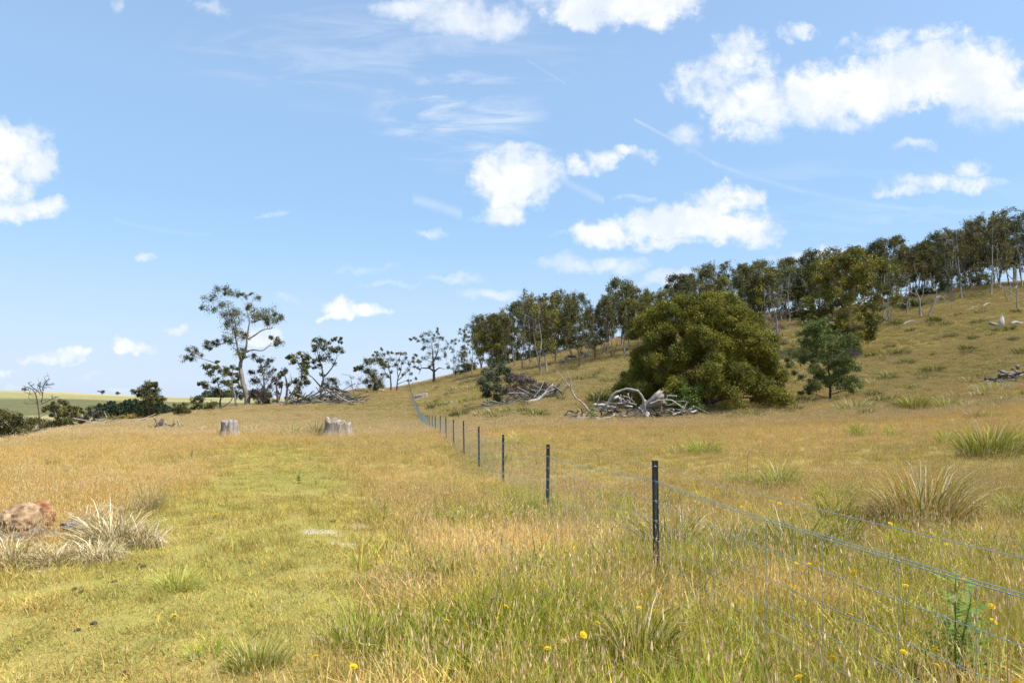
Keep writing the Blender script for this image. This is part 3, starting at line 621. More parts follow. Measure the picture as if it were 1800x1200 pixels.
    small('dark crooked snag with one tuft of leaves left of the long wood heap', (725,825), 106,
        [(715,610,18),(730,625,14),(715,640,10),(695,700,10)],
        [[(725,825),(738,760),(745,700),(738,660),(720,620)],[(742,715),(768,690),(760,650)],[(740,740),(725,700),(712,670)],[(742,720),(755,700),(775,685)]], BARK_D, GR, n=55, r0=.30, twigs=2, name='dead_tree', bare=5)
    small('brown leaning snag of two stems beside the dark crooked snag', (685,830), 110,
        [(690,650,14),(680,700,14),(700,720,10),(670,760,12)],
        [[(685,830),(680,770),(678,700),(690,640)],[(684,800),(700,740),(705,690)]], (.16,.12,.10), GR, n=40, r0=.34, twigs=4, name='dead_tree')
    small('fallen grey trunk leaning up to the right across the dark snag', (700,835), 103, [],
        [[(700,835),(740,800),(780,750),(815,705),(850,668)],[(790,740),(800,700),(810,680)]], (.26,.23,.21), GR, r0=.26, twigs=0, name='leaning_trunk', cat='dead tree')
    small('narrow gum with dense green ivy-like clumps down its stem', (800,800), 112,
        [(738,535,9),(770,525,16),(785,545,18),(775,570,12),(825,510,14),(850,515,16),(850,545,18),(835,575,14),(860,570,10),(845,600,24),(840,625,18),(850,660,18),(830,690,30),(860,690,14),(820,720,28),(810,750,24),(800,775,20),(870,690,8),(790,690,14)],
        [[(800,800),(815,740),(830,680),(838,620),(842,560),(850,520)],[(835,620),(810,580),(785,545)]], BARK_D, BR[:2]+OL, n=75, r0=.2)
    small('airy gum with long bare fork and sparse tufts above the long wood heap', (948,770), 118,
        [(910,425,12),(935,415,14),(955,430,14),(930,470,26),(960,450,22),(975,480,24),(1000,470,18),(990,440,12),(1028,420,9),(1043,412,9),(1070,415,10),(1075,437,6),(1010,485,20),(1040,485,22),(1062,480,22),(1082,490,12),(905,490,12),(905,465,10),(955,530,28),(925,545,20),(990,545,22),(1020,560,18),(935,580,14),(895,560,14),(880,590,14),(1000,520,14),(875,540,8),(955,640,12),(915,600,8)],
        [[(948,770),(955,720),(968,670),(966,620),(955,570),(950,500)],[(955,725),(925,690),(890,655),(865,635)],[(966,660),(1000,620),(1030,570),(1045,520)],[(960,600),(945,550),(935,490)]], BARK_D, OL+GR, n=46, r0=.32, twigs=2)
    small('leafy low scrub growing through the middle of the long wood heap', (1010,760), 116,
        [(985,700,22),(1015,690,24),(1050,705,20),(1000,730,22),(1040,735,18),(965,735,14),(1030,670,12)],
        [[(1010,760),(1010,720),(1015,690)]], BARK_G, GR+BRN, n=60, r0=.08, name='scrub_bush', cat='bush', twigs=5)
    small('tangled dead brush of grey twigs at the right end of the long wood heap', (1165,745), 118,
        [(1120,690,18),(1150,660,14),(1190,670,16),(1140,715,20),(1180,710,22),(1215,690,18)],
        [[(1165,745),(1150,700),(1140,650),(1090,640)],[(1165,740),(1190,690),(1215,640)],[(1165,740),(1130,710),(1100,690)]], (.24,.20,.19), [(.14,.11,.10),(.10,.085,.075)], n=34, r0=.07, twigs=14, leaf=.2, name='dead_brush', cat='brush', k=0)
    small('dark dense wind-bent tree with a skirt of leaves right of the dead brush', (1290,735), 128,
        [(1160,608,10),(1185,600,16),(1210,590,18),(1240,575,24),(1270,560,26),(1300,560,26),(1335,570,22),(1350,580,14),(1225,620,14),(1260,620,24),(1290,640,32),(1265,665,30),(1310,665,30),(1245,690,24),(1290,695,30),(1325,700,24),(1335,720,16),(1300,720,20),(1255,715,14)],
        [[(1290,735),(1290,690),(1280,630),(1265,580)],[(1285,660),(1240,620),(1200,600)]], BARK_D, OL+BRN, n=75, r0=.3)
    small('small sparse gum with upright dark branches right of the wind-bent tree', (1395,718), 136,
        [(1300,500,8),(1320,520,12),(1335,480,6),(1345,520,12),(1370,505,12),(1395,500,10),(1400,540,14),(1370,550,14),(1340,550,12),(1410,580,14),(1380,590,14),(1350,600,12),(1345,640,10),(1325,570,8),(1400,625,10),(1360,650,12),(1280,520,6)],
        [[(1395,718),(1395,660),(1385,600),(1380,540)],[(1393,670),(1360,630),(1340,590)]], BARK_D, GR+OL, n=38, r0=.24, twigs=2, k=1)
    small('small sparse gum nearest the fence top on the skyline', (1428,712), 138,
        [(1430,510,10),(1455,505,10),(1480,510,10),(1440,550,14),(1470,560,14),(1490,540,10),(1510,570,12),(1530,540,10),(1550,520,10),(1560,555,10),(1540,590,12),(1500,610,12),(1520,640,10),(1550,665,8),(1450,600,12),(1480,640,12),(1510,680,8),(1430,580,10),(1535,560,10)],
        [[(1428,712),(1440,660),(1460,610),(1465,560)],[(1435,680),(1480,640),(1520,600)],[(1440,660),(1430,600),(1440,560)]], BARK_D, GR+OL, n=38, r0=.2, twigs=2, k=1)
    small('dark gum with wide low bare limbs on the skyline right of the fence top', (1668,672), 150,
        [(1520,420,8),(1540,410,8),(1560,425,10),(1590,395,12),(1620,385,14),(1650,380,14),(1685,375,10),(1695,355,6),(1600,430,16),(1640,430,20),(1670,420,18),(1700,410,12),(1725,420,10),(1620,470,20),(1660,480,24),(1690,460,18),(1600,480,10),(1720,480,16),(1640,520,22),(1670,540,20),(1610,540,14),(1580,560,12),(1700,540,16),(1650,570,16),(1640,590,10),(1570,600,8),(1550,520,6)],
        [[(1668,672),(1665,610),(1662,560),(1660,500),(1655,440)],[(1663,620),(1630,600),(1590,600),(1570,640)],[(1665,625),(1700,600),(1735,605)],[(1662,560),(1690,500),(1700,440)]], BARK_D, OL+GR, n=48, r0=.42, twigs=2, k=1)
    def Z1(l): return [(a/4, 600+b_/4, *([c[0]/4] if c else [])) for a, b_, *c in l]
    small('thin black dead tree with bare crooked limbs standing over the left scrub', (292,665), 70, [],
        [[(292,665),(290,600),(292,520),(288,440),(290,400),(283,360),(272,340),(215,315)],[(290,430),(300,370),(305,310),(315,290),(348,262)],[(290,440),(330,410),(355,390)],[(283,365),(262,330),(245,290)],[(300,370),(280,330),(285,295)],[(305,310),(335,300)]], (.09,.075,.065), GR, r0=.08, twigs=0, name='dead_tree', conv=Z1, bare=9)
    small('low scrubby gum at the left edge with olive tufts and pale stems', (30,715), 62,
        [(10,520,30),(60,500,24),(30,560,36),(90,540,34),(130,540,30),(150,570,22),(110,590,34),(60,620,34),(140,620,28),(90,660,28),(20,620,30),(30,660,28),(165,530,14),(70,690,20),(-30,560,40),(-60,620,40),(-40,500,30)],
        [[(30,715),(45,640),(60,560),(60,510)],[(35,700),(10,620),(0,560)],[(40,690),(90,620),(120,560)]], BARK_P, OL+BRN, n=90, r0=.12, leaf=.18, conv=Z1, dep=.8)
    small('grey green wattle with rounded tufts right of the black dead tree', (430,640), 74,
        [(410,425,16),(430,440,18),(390,460,20),(360,470,16),(450,470,22),(490,480,22),(520,470,14),(545,500,16),(410,500,28),(470,520,28),(360,520,18),(340,480,10),(430,560,34),(380,580,34),(480,580,32),(530,570,24),(350,600,24),(440,610,26),(510,600,22),(400,620,22)],
        [[(430,640),(425,580),(420,520),(415,450)],[(428,600),(470,540),(510,490)],[(428,600),(380,540),(360,490)]], BARK_G, OL+[(.13,.12,.04)], n=90, r0=.14, leaf=.2, conv=Z1, dep=.8)
    small('round grey bush with bare dark stems left of the pine plantation', (620,605), 80,
        [(600,500,20),(630,480,22),(660,500,20),(690,520,20),(715,510,16),(640,540,26),(680,550,22),(600,540,22),(650,575,24),(700,570,18),(730,500,10),(590,570,14)],
        [[(620,605),(640,550),(640,490)],[(620,600),(670,550),(700,510)]], BARK_D, [(.115,.105,.075),(.10,.10,.06)], n=70, r0=.12, leaf=.18, twigs=5, name='bush', cat='bush', conv=Z1, dep=.8)
    small('dark leaning gum with a dense layered crown standing before the pine plantation', (1050,545), 92,
        [(950,355,16),(965,375,14),(985,350,22),(1010,360,22),(1030,300,18),(1055,300,20),(1080,310,18),(1105,300,14),(1045,325,26),(1080,340,24),(1060,370,34),(1030,390,30),(1090,390,30),(1120,390,26),(1145,405,18),(1000,430,22),(1050,430,30),(1100,425,28),(1140,430,18),(980,440,12),(1030,500,30),(1060,510,30),(1000,505,20),(1040,525,24)],
        [[(1050,545),(1055,480),(1050,420),(1045,360)],[(1052,450),(1020,400),(980,370)],[(1052,430),(1090,390),(1120,380)]], BARK_D, OL, n=110, r0=.2, leaf=.2, conv=Z1)
    small('small bent dark bush on the edge right of the pine plantation', (1270,512), 88,
        [(1235,470,22),(1260,450,20),(1285,450,18),(1300,475,20),(1315,495,14),(1260,490,24),(1225,490,12),(1290,495,18)],
        [[(1270,512),(1265,480),(1262,450)],[(1270,508),(1300,480)]], BARK_D, OL, n=90, r0=.1, leaf=.18, name='bush', cat='bush', conv=Z1)
    # scrub along the foot of the left edge
    spots = [(150,590,78,'dark green'),(240,560,95,'deep green'),(345,590,90,'mottled'),(770,560,105,'yellowish'),(840,555,110,'ochre'),(900,550,120,'gold tipped'),(955,560,125,'amber'),(560,610,82,'drab'),(200,640,66,'pale'),(300,640,60,'grey'),(520,545,130,'olive')]
    words = ['broad dark bush low behind the left edge scrub','deep green bush left of the black dead trunk','mottled bush behind the black dead trunk','yellow green bush left under the pine plantation','ochre flowering bush below the pine plantation','gold tipped bush in front of the pine plantation','amber bush farthest right below the pines','drab low bush under the grey round bush','pale dry bush above the left stones','grey scrub at the foot of the black dead tree','olive bush behind the grey green wattle']
    for (x, y, Y, k_), w in zip(spots, words):
        cc = {'yellowish': [(.26,.21,.05),(.2,.18,.05)], 'ochre': [(.36,.25,.05),(.28,.21,.05)], 'gold tipped': [(.38,.27,.05),(.25,.2,.05)], 'amber': [(.34,.22,.05),(.25,.19,.05)], 'pale': [(.30,.27,.16)], 'grey': [(.17,.15,.11)], 'mottled': [(.2,.16,.06),(.1,.11,.03)]}.get(k_, OL)
        r = [(x+R.normal()*22, y+R.normal()*9, 18+10*R.random()) for _ in range(10)]
        small(w, (x, y+28), Y, r, [[(x, y+28), (x, y+10), (x+5, y)]], BARK_G, cc, k=1, n=60, r0=.06, leaf=.18*Y/80, name='bush', cat='bush', conv=Z1, dep=.9)
left_trees()

def pines():
    """plantation of dark conifers in the valley"""
    n = 0
    for row, (Y, lo, hi, top) in enumerate(((395, 735, 1225, 455), (425, 725, 1215, 440), (455, 700, 1200, 428))):
        xs = np.arange(lo, hi, 30+3*row)
        for i, x in enumerate(xs):
            px = (x+R.normal()*5)/4; b = at(px, Y); b[2] -= .3
            toppy = 600+(top+R.normal()*7-(18 if 850 < x < 960 else 0)+(14 if x > 1150 else 0)+(8 if x < 760 else 0))/4
            h = CAMZ+(HOR-toppy)/FPX*Y-b[2]; h = max(h, 6)
            k = 46; zz = np.linspace(.18, .97, k)*h; w = (1-zz/h)**.7*h*.20+.4; a = R.random(k)*6.28; q = w*np.sqrt(R.random(k))*.9
            C = np.stack([q*np.cos(a), q*np.sin(a), zz, .5*w+.35], 1)
            ordn = ['front', 'middle', 'back'][row]
            t = tree('pine_tree', '%s pine from the left in the %s row of the dark plantation in the valley' % (ordinal(i+1), ordn), 'pine tree', b,
                 [([(0, 0, 0), (0, 0, h*.5), (.1, 0, h*.93)], .3, .06)], C, BARK_D, [(.045,.07,.04),(.055,.08,.045),(.035,.06,.035)], n=26, leaf=1.0, asp=.5, twigs=0, sub=5, targets=C[::9, :3], group='pines of the valley plantation')
ORD = ['first','second','third','fourth','fifth','sixth','seventh','eighth','ninth','tenth','eleventh','twelfth','thirteenth','fourteenth','fifteenth','sixteenth','seventeenth','eighteenth','nineteenth','twentieth']
def ordinal(i): return ORD[i-1] if i <= 20 else ('twenty-'+ORD[i-21] if i < 30 else ('thirty-'+ORD[i-31] if 30 < i < 40 else {30: 'thirtieth', 40: 'fortieth'}.get(i, 'forty-'+ORD[(i-41) % 20])))
pines()
def far_things():
    for i, (px, Y, h, l) in enumerate(((44,1250,7,'lone dark tree on the far ridge, leftmost of the distant ones'),(180,1250,8,'tall distant tree on the far ridge behind the black dead tree'),(207,1260,7,'round distant tree on the far ridge right of the black dead tree'),(352,1200,6,'small distant tree on the far ridge above the pines'))):
        C = np.array([(R.normal()*h*.3, R.normal()*h*.3, h*(.35+.6*R.random()), h*.22) for _ in range(10)])
        tree('distant_tree', l, 'tree', base_at(px, Y), [([(0,0,0),(0,0,h*.4),(0,0,h*.8)], .4, .15)], C, BARK_D, OL, n=60, leaf=1.1, twigs=0)
    mb = MB(); k = 70; px = 360+115*R.random(k); Y = 2400+300*R.random(k); x = (px-900)/FPX*Y; C = np.stack([x, Y, gz(x, Y)+4+14*R.random(k)], 1)
    leafcloud(mb, C, np.full(k, 13.), 60, 7., .6, [(.06,.085,.06),(.07,.09,.06)], .7, 6); o = mb.obj('distant_woods', M_LEAF, None, False); tag(o, 'strip of dark woods on the horizon left of the tall spreading gum', None, kind='stuff')
far_things()

# ------------------------------------------------------------------ round wattle, young tree, big gum on the slope
def wattle():
    Y = 58.; bpx = 1243; b = base_at(bpx, Y); by = py_of(b); s = Y/FPX
    rows = [(517,1205,1275),(530,1172,1300),(550,1142,1325),(575,1125,1345),(600,1114,1356),(625,1108,1358),(650,1102,1362),(672,1094,1376),(690,1092,1388),(702,1100,1390),(712,1130,1378)]
    C = []
    ry = np.array([r[0] for r in rows])
    for i_ in range(125):
        py = 520+(706-520)*((i_+.5)/125)**.88+R.normal()*2; L_ = np.interp(py, ry, [r[1] for r in rows])+13; Rr = np.interp(py, ry, [r[2] for r in rows])-13
        cx = (L_+Rr)/2; hw = max((Rr-L_)/2*s, .3); a = i_*2.39996+R.normal()*.25; q = .74+.30*R.random(); br = .62+.85*R.random()**1.5
        if py > 698 and (abs(math.cos(a)) < .5): continue
        c0 = np.array(((cx-bpx)*s+hw*q*math.cos(a), hw*.85*q*math.sin(a), (by-py)*s-.35)); out = unit(c0-np.array([0, 0, 2.2]))
        for _k in range(9):
            d = unit(R.normal(size=3)+out*1.1+np.array([0, 0, .5])); p = c0+d*br*.78*np.array([1, 1, .75]); C.append((*p, .26+.22*R.random()))
        C.append((*c0, br*.7))
    for _ in range(110):
        py = 535+150*R.random(); a = R.random()*6.28; hw = .6*(np.interp(py, ry, [r[2] for r in rows])-np.interp(py, ry, [r[1] for r in rows]))/2*s; C.append((hw*math.cos(a)*R.random(), hw*math.sin(a)*R.random(), (by-py)*s, .6))
    top = [(1240,520,9),(1215,524,9),(1262,524,9),(1290,535,8),(1190,535,8),(1172,548,9),(1150,555,7),(1318,552,8),(1342,570,8)]
    for x, y, r in top: C.append(((x-bpx)*s, R.normal()*.8, (by-y)*s-.3, r*s*1.3))
    C = np.array(C); root = bpy.data.objects.new('wattle_tree', None); link(root); root.location = b
    tag(root, 'large rounded olive wattle with a dense dome crown reaching the ground behind the log heap', 'tree')
    mb = MB()
    tr = [([(0,0,0),(-.1,0,.8),(-.2,0,2),(0,.1,4),(0,0,6.5)], .42, .12), ([(0,0,.1),(.5,.1,1.1),(1.6,0,2.0),(3.2,.2,2.2),(5,.3,2.0)], .22, .06), ([(0,0,.3),(-.8,-.1,1.6),(-2.2,-.2,3.2),(-3.4,0,4.5)], .22, .07),
          ([(0,0,.9),(.7,-.4,2.4),(1.9,-.8,4.2),(2.8,-1,6)], .2, .07), ([(0,0,.6),(.2,1,2),(.4,2.2,4)], .2, .07), ([(0,0,.4),(1.4,-.6,.95),(3,-1.0,1.0),(4.6,-1.3,.8)], .14, .04)]
    grow(mb, tr, C[R.permutation(len(C))[:130], :3], 0, (.10,.08,.065), twigs=1, thin=.35, tip=.014); mb.obj('trunk', M_BARK, root)
    lb = MB(); leafcloud(lb, C[:, :3], C[:, 3]*1.2, 215, .115, .5, WAT, .85, 12, shell=.2, droop=0)
    lb.obj('crown', M_LEAF, root, False)
    # green shrub at its foot
    C = np.array([(R.normal()*.55, R.normal()*.4, .35+R.random()*1.9, .35+.2*R.random()) for _ in range(34)])
    C[:, 0] *= np.clip(1.2-C[:, 2]*.25, .4, 1.2)
    b2 = base_at(1203, 53.)
    tree('shrub', 'fresh green shrub growing between the log heap and the round wattle', 'shrub', b2, [([(0,0,0),(0,0,.6),(.05,0,1.4)], .05, .02)], C, BARK_D, [(.12,.18,.035),(.10,.15,.03),(.15,.20,.04)], n=90, leaf=.11, asp=.5, twigs=1)
def young_tree():
    Y = 62.; bpx = 1459; b = base_at(bpx, Y); by = py_of(b)
    cl = []
    rows = [(570,1420,1445),(585,1408,1475),(600,1402,1490),(620,1400,1498),(640,1398,1504),(655,1402,1506),(668,1410,1502),(680,1425,1492)]
    ry = [r[0] for r in rows]
    for _ in range(150):
        py = 568+(684-568)*R.random()**.9; a, c = np.interp(py, ry, [r[1] for r in rows]), np.interp(py, ry, [r[2] for r in rows]); cl.append((a+(c-a)*R.random(), py, 6+4*R.random()))
    cl += [(1435,566,6),(1432,574,7),(1418,690,5),(1410,683,5),(1432,690,5),(1485,685,6),(1490,678,6),(1395,632,5),(1396,655,5)]
    C = from_px(cl, bpx, by, Y, .8); s = Y/FPX
    tree('young_tree', 'young blue green blackwood with a single dark stem right of the round wattle', 'tree', b,
         [([(0,0,0),(.02,0,.8),(0,0,1.6),(-.1,.05,3),(-.3,0,5)], .115, .04), ([(0,0,1.3),(-.5,.1,2.1),(-1.2,.2,2.9)], .06, .025), ([(0,0,1.4),(.5,-.1,2.2),(1.1,-.2,3)], .06, .025)], C, (.09,.072,.06), BLU, n=125, leaf=.15, asp=.38, twigs=1, thin=.35, tip=.012)
def slope_gum():
    Y = 95.; bpx = 1500; b = base_at(bpx, Y); by = py_of(b); s = Y/FPX
    cl = []
    rows = [(445,1465,1520),(465,1450,1540),(490,1435,1560),(515,1425,1572),(540,1418,1565),(560,1420,1550),(575,1440,1535),(590,1490,1530)]
    ry = [r[0] for r in rows]
    for _ in range(150):
        py = 443+(592-443)*R.random(); a, c = np.interp(py, ry, [r[1] for r in rows]), np.interp(py, ry, [r[2] for r in rows]); cl.append((a+(c-a)*R.random(), py, 6+7*R.random()))
    C = from_px(cl, bpx, by, Y, .7)
    L = lambda l, dy=0: line_px(l, bpx, by, Y, dy)
    tr = [([(0,0,0)]+L([(1497,610),(1492,590),(1488,570),(1490,540),(1500,505),(1510,470)]), .95, .25), (L([(1490,575),(1470,565),(1450,560)]), .3, .1), (L([(1488,560),(1500,545),(1530,520)], 1), .4, .12), (L([(1490,550),(1475,520),(1460,490)], -1), .35, .1), (L([(1510,470),(1507,450)],0), .2, .08)]
    tree('gum_tree', 'massive brown-trunked gum with a broad shaggy crown standing alone below the hill belt', 'tree', b, tr, C, (.21,.15,.11), [(.20,.185,.036),(.17,.165,.034),(.24,.21,.04),(.14,.13,.038)], n=150, leaf=.27, twigs=1, thin=.7)
wattle(); young_tree(); slope_gum()

# ------------------------------------------------------------------ the belt of gums along the hill
def belt():
    protos = []
    def proto(kind, h, cols, bark):
        C = []
        w = h*.17
        if kind == 'dense':
            for _ in range(64): z = h*(.30+.68*R.random()**.85); q = w*1.25*math.sqrt(max(.05, 1-((z/h-.63)/.42)**2)); a = R.random()*6.28; C.append((q*math.cos(a)*R.random()**.5, q*math.sin(a)*R.random()**.5, z, .5+.55*R.random()))
            n = 95
        elif kind == 'open':
            for _ in range(50): z = h*(.24+.74*R.random()**.85); q = w*1.45*math.sqrt(max(.05, 1-((z/h-.62)/.50)**2)); a = R.random()*6.28; C.append((q*math.cos(a), q*math.sin(a), z, .4+.45*R.random()))
            n = 62
        elif kind == 'layer':
            for _ in range(12):
                z0 = h*(.34+.62*R.random()); a = R.random()*6.28; q = w*1.3*R.random()
                for _ in range(5): C.append((q*math.cos(a)+R.normal()*.7, q*math.sin(a)+R.normal()*.7, z0+R.normal()*.22, .5+.45*R.random()))
            n = 95
        elif kind == 'thin':
            for _ in range(40): z = h*(.16+.82*R.random()); q = w*1.0; a = R.random()*6.28; C.append((q*math.cos(a)*R.random(), q*math.sin(a)*R.random(), z, .35+.3*R.random()))
            n = 40
        C = np.array(C); lx = R.normal()*.8
        tr = [([(0,0,0),(lx*.35+R.normal()*.12,0,h*.2),(lx*.6+R.normal()*.3,R.normal()*.3,h*.42),(lx+R.normal()*.3,R.normal()*.3,h*.66),(lx*1.2,0,h*.86)], .17 if kind != 'thin' else .12, .04)]
        if R.random() < .8: e = R.choice([-1, 1]); tr.append(([(0,0,h*.05),(e*.7,.3,h*.3),(e*1.0,.5,h*.5),(e*1.1,.4,h*.7)], .09, .03))
        mb = MB(); grow(mb, tr, C[:, :3], 0, bark, twigs=1 if kind != 'thin' else 3, thin=.45, tip=.025, wig=.10, bare=2)
        lb = MB(); leafcloud(lb, C[:, :3], C[:, 3]*1.0, int(n*.8), .28, .38, cols, 1.0, 10)
        return (kind, h, mb.mesh('trunk', M_BARK), lb.mesh('crown', M_LEAF, False))
    for kind, cols, bark in (('dense', OL+BRN, BARK_G),('dense', OL+BR[:1], BARK_P),('open', OL+GR, BARK_P),('open', GR, BARK_G),('layer', BR[:2]+OL, BARK_P),('layer', OL+BRN, BARK_G),('thin', GR+BRN, BARK_P),('thin', [(.11,.095,.075),(.09,.085,.06)], BARK_G),('dense', BRN+OL, BARK_P),('open', BRN+OL, BARK_P),('layer', BR, BARK_G),('open', OL, BARK_D),('dense', OL, BARK_G),('open', GR+OL, BARK_P),('dense', OL+GR, BARK_D),('open', BRN+BR[:1], BARK_G)):
        protos.append(proto(kind, 14.0, cols, bark))
    KW = {'dense': 'full-crowned', 'open': 'open-crowned', 'layer': 'layer-crowned', 'thin': 'thin wispy'}
    TOPX = [735,800,850,900,950,1000,1040,1090,1140,1170,1230,1300,1400,1440,1500,1560,1640,1700,1740,1780,1860]; TOPY = [612,600,556,535,514,518,548,492,515,498,466,470,457,444,432,424,414,392,384,370,372]
    # (column, distance, proto, height scale or None to meet the skyline of crowns)
    spots = [(797,150,9,.62),(829,146,2,None),(862,150,10,None),(845,158,0,None),(878,152,8,None),(905,150,2,None),(918,140,7,None),(932,144,6,None),(945,150,3,None),(960,134,4,None),(975,146,5,None),(990,150,0,None),(1003,155,0,None),(1018,128,11,None),(1032,130,7,None),(1046,142,7,None),(1062,140,6,None),(1077,150,3,None),(1092,146,0,None),(1108,140,8,None),(1125,146,5,None)]
    spots += [(1145+24*i, 142+10*R.random(), int(R.integers(0, 16)), None) for i in range(9)]
    spots += [(x+R.normal()*5, Y_+R.normal()*4, int(R.choice([0,1,4,8,12,14,15,13])), None) for x, Y_ in ((1070,134),(1098,128),(1120,130),(1140,126),(1168,128),(1195,130),(1222,127),(1250,130),(1276,128),(1302,131),(1328,130),(1350,128),(1384,131),(1405,136),(1436,137),(1462,134),(1530,142),(1548,140),(1575,139),(890,143),(955,141),(1010,139),(1045,136),(868,147))]
    spots += [(1364,104,7,.62),(1380,136,3,None),(1396,140,2,.75),(1352,146,8,None),(1410,150,9,None),(1428,148,8,None),(1450,146,5,None),(1470,150,0,None),(1540,138,9,.78),(1555,118,2,.72),(1563,119,2,.7),(1583,140,8,None),(1600,146,5,None),(1618,150,0,None),(1640,144,9,None),(1660,138,8,None),(1673,130,2,.95),(1690,129,9,None),(1698,138,5,None),(1708,141,0,None),(1722,138,8,None),(1742,128,9,None),(1757,134,5,None),(1775,136,0,None),(1797,133,3,None),(1815,136,5,None),(1840,134,0,None),(1870,136,8,None)]
    for i in range(58):       # back rows
        px = 822+(1800-822)*(i+.5)/58+R.normal()*7; spots.append((px, (156 if px < 1300 else 150)+12*R.random(), int(R.choice([0,1,3,5,6,8,9,11,12,13,14,15])), None))
    spots = [(px, Y-(22 if 940 < px < 1135 and Y < 148 else 14 if 850 < px <= 940 and Y < 155 else 10 if 1135 <= px < 1350 and Y < 134 else 0), k, sc) for px, Y, k, sc in spots]
    spots.sort(key=lambda s: s[0])
    secs = [(0,900,'at the left end of the hill belt'),(900,1000,'in the belt above the brush heap'),(1000,1100,'in the belt just left of the round wattle'),(1100,1360,'in the belt behind the round wattle'),(1360,1560,'in the belt around the massive brown gum'),(1560,1680,'in the belt behind the white dead trees'),(1680,3000,'at the right end of the hill belt')]
    cnt = {}
    for px, Y, k, sc in spots:
        b = at(px, Y); b[2] -= .15; kind, h, tm, cm = protos[k]
        x, y = b[0], b[1]
        if sc is None:
            tpy = np.interp(px, TOPX, TOPY)+abs(R.normal())*20-9; sc = max(.45, (CAMZ+(HOR-tpy)/FPX*Y-b[2])/h)
        sec = [q for q in secs if q[0] <= px < q[1]][0]; key = (sec[2], kind); cnt[key] = cnt.get(key, 0)+1
        root = bpy.data.objects.new('gum_tree', None); link(root); root.location = b; root.rotation_euler = (R.normal()*.045, R.normal()*.045, R.random()*6.28); w = sc*(.72+.45*R.random()); root.scale = (w, w, sc)
        tag(root, '%s %s gum from the left %s' % (ordinal(cnt[key]), KW[kind], sec[2]), 'tree', 'gums of the hill belt')
        link(bpy.data.objects.new('trunk', tm), root); link(bpy.data.objects.new('crown', cm), root)
    # understorey bushes
    us = [(1330,136,2.2),(1390,138,1.8),(1480,139,2.4),(1625,143,1.6),(1660,146,2.0),(1715,143,1.8),(868,155,1.5),(885,150,1.3),(1000,150,2.6),(1022,146,2.2),(935,152,1.6),(822,152,1.4),(960,156,1.8),(1600,128,.9),(1545,140,1.2),(905,157,1.7)]
    wd = ['wide bush behind the crown edge of the round wattle','low bush below the slim trunks right of the wattle','wide dark bush behind the massive brown gum','low bush between the white dead trees and the belt','shady bush deep in the belt right of the white dead trees','dark shrub under the tall right gums','dark green bush below the bright crowned gum','dark low bush right beneath the left gums','broad green bush below the middle gums','green bush at the foot of the forked gum','small bush between slim pale trunks','dark bush at the left foot of the belt','bush deep among the slim trunks','tiny dark bush below the white dead trees','bush behind the shaggy gum','dark bush behind the brush heap gums']
    for (px, Y, r), w in zip(us, wd):
        C = np.array([(R.normal()*r*.8, R.normal()*r*.8, r*.25+R.random()*r*1.1, r*.35+.2) for _ in range(16)])
        tree('bush', w, 'bush', base_at(px, Y), [([(0,0,0),(0,0,r*.6)], .08, .03)], C, BARK_D, OL+GRN[:1], n=110, leaf=.28, twigs=0, group=None)
    # white dead trees on the slope
    def dead(label, px, Y, lines, bark, r0, tg, tip=.03, name='dead_tree', cat='dead tree', tw=3):
        b = base_at(px, Y); by = py_of(b); tr = []
        for i, l in enumerate(lines):
            pts = line_px([(px+a, by-c) for a, c in l], px, by, Y, (i % 3-1)*.8)
            if i == 0: pts[0] = (0, 0, 0)
            tr.append((pts, r0*(1 if i == 0 else .55), tip))
        T = from_px([(px+a, by-c, 1) for a, c in tg], px, by, Y, .6)[:, :3] if tg else None
        return tree(name, label, cat, b, tr, np.zeros((0, 4)), bark, OL, twigs=tw, targets=T if tg else [], thin=.28, up=.2, bare=3)
    dead('bleached dead gum with arching bare limbs, middle of the white dead trees', 1618, 118, [[(0,0),(-2,14),(-4,28),(-10,42),(-20,58)],[(-4,28),(4,40),(6,56)],[(-8,40),(-24,48),(-38,46),(-44,34)],[(-10,42),(-4,60),(-10,74)],[(-20,58),(-30,70),(-34,76)]], (.33,.30,.27), .22, [(-40,60),(-28,80),(-12,86),(4,78),(10,66),(-36,30),(12,50),(-20,74),(-46,50),(2,88)])
    dead('pale dead gum leaning right with drooping twiggy limbs', 1632, 118, [[(0,0),(3,12),(8,28),(10,44)],[(5,18),(14,28),(20,34)],[(8,28),(22,36),(34,28),(42,16)],[(10,44),(2,56),(6,70)],[(10,44),(18,58)]], (.33,.30,.27), .2, [(20,56),(28,44),(40,30),(46,22),(2,66),(12,74),(24,30),(34,16),(-4,54)])
    dead('slim grey dead stems left of the bleached dead gum', 1594, 122, [[(0,0),(-1,20),(-4,44),(-2,60)],[(0,4),(4,20),(3,40)],[(-1,20),(-12,24),(-18,14)]], (.33,.29,.26), .14, [(-10,50),(8,46),(-16,30),(2,66)])
    dead('thin white dead tree at the right, bare limbs spread wide', 1789, 112, [[(0,0),(-3,14),(-4,32),(-6,50),(-8,70)],[(-3,24),(-16,32),(-28,40)],[(-4,36),(6,48)],[(-6,50),(-20,60),(-30,66)]], (.36,.33,.3), .15, [(-24,52),(-34,58),(-14,70),(6,58),(-10,78),(-38,40),(-30,28)])
    dead('small crooked white dead tree left of the thin white one', 1773, 120, [[(0,0),(-4,6),(-10,14),(-12,24)],[(0,0),(4,16),(2,34)]], (.34,.31,.28), .12, [(-18,34),(-6,40),(6,44),(10,30)])
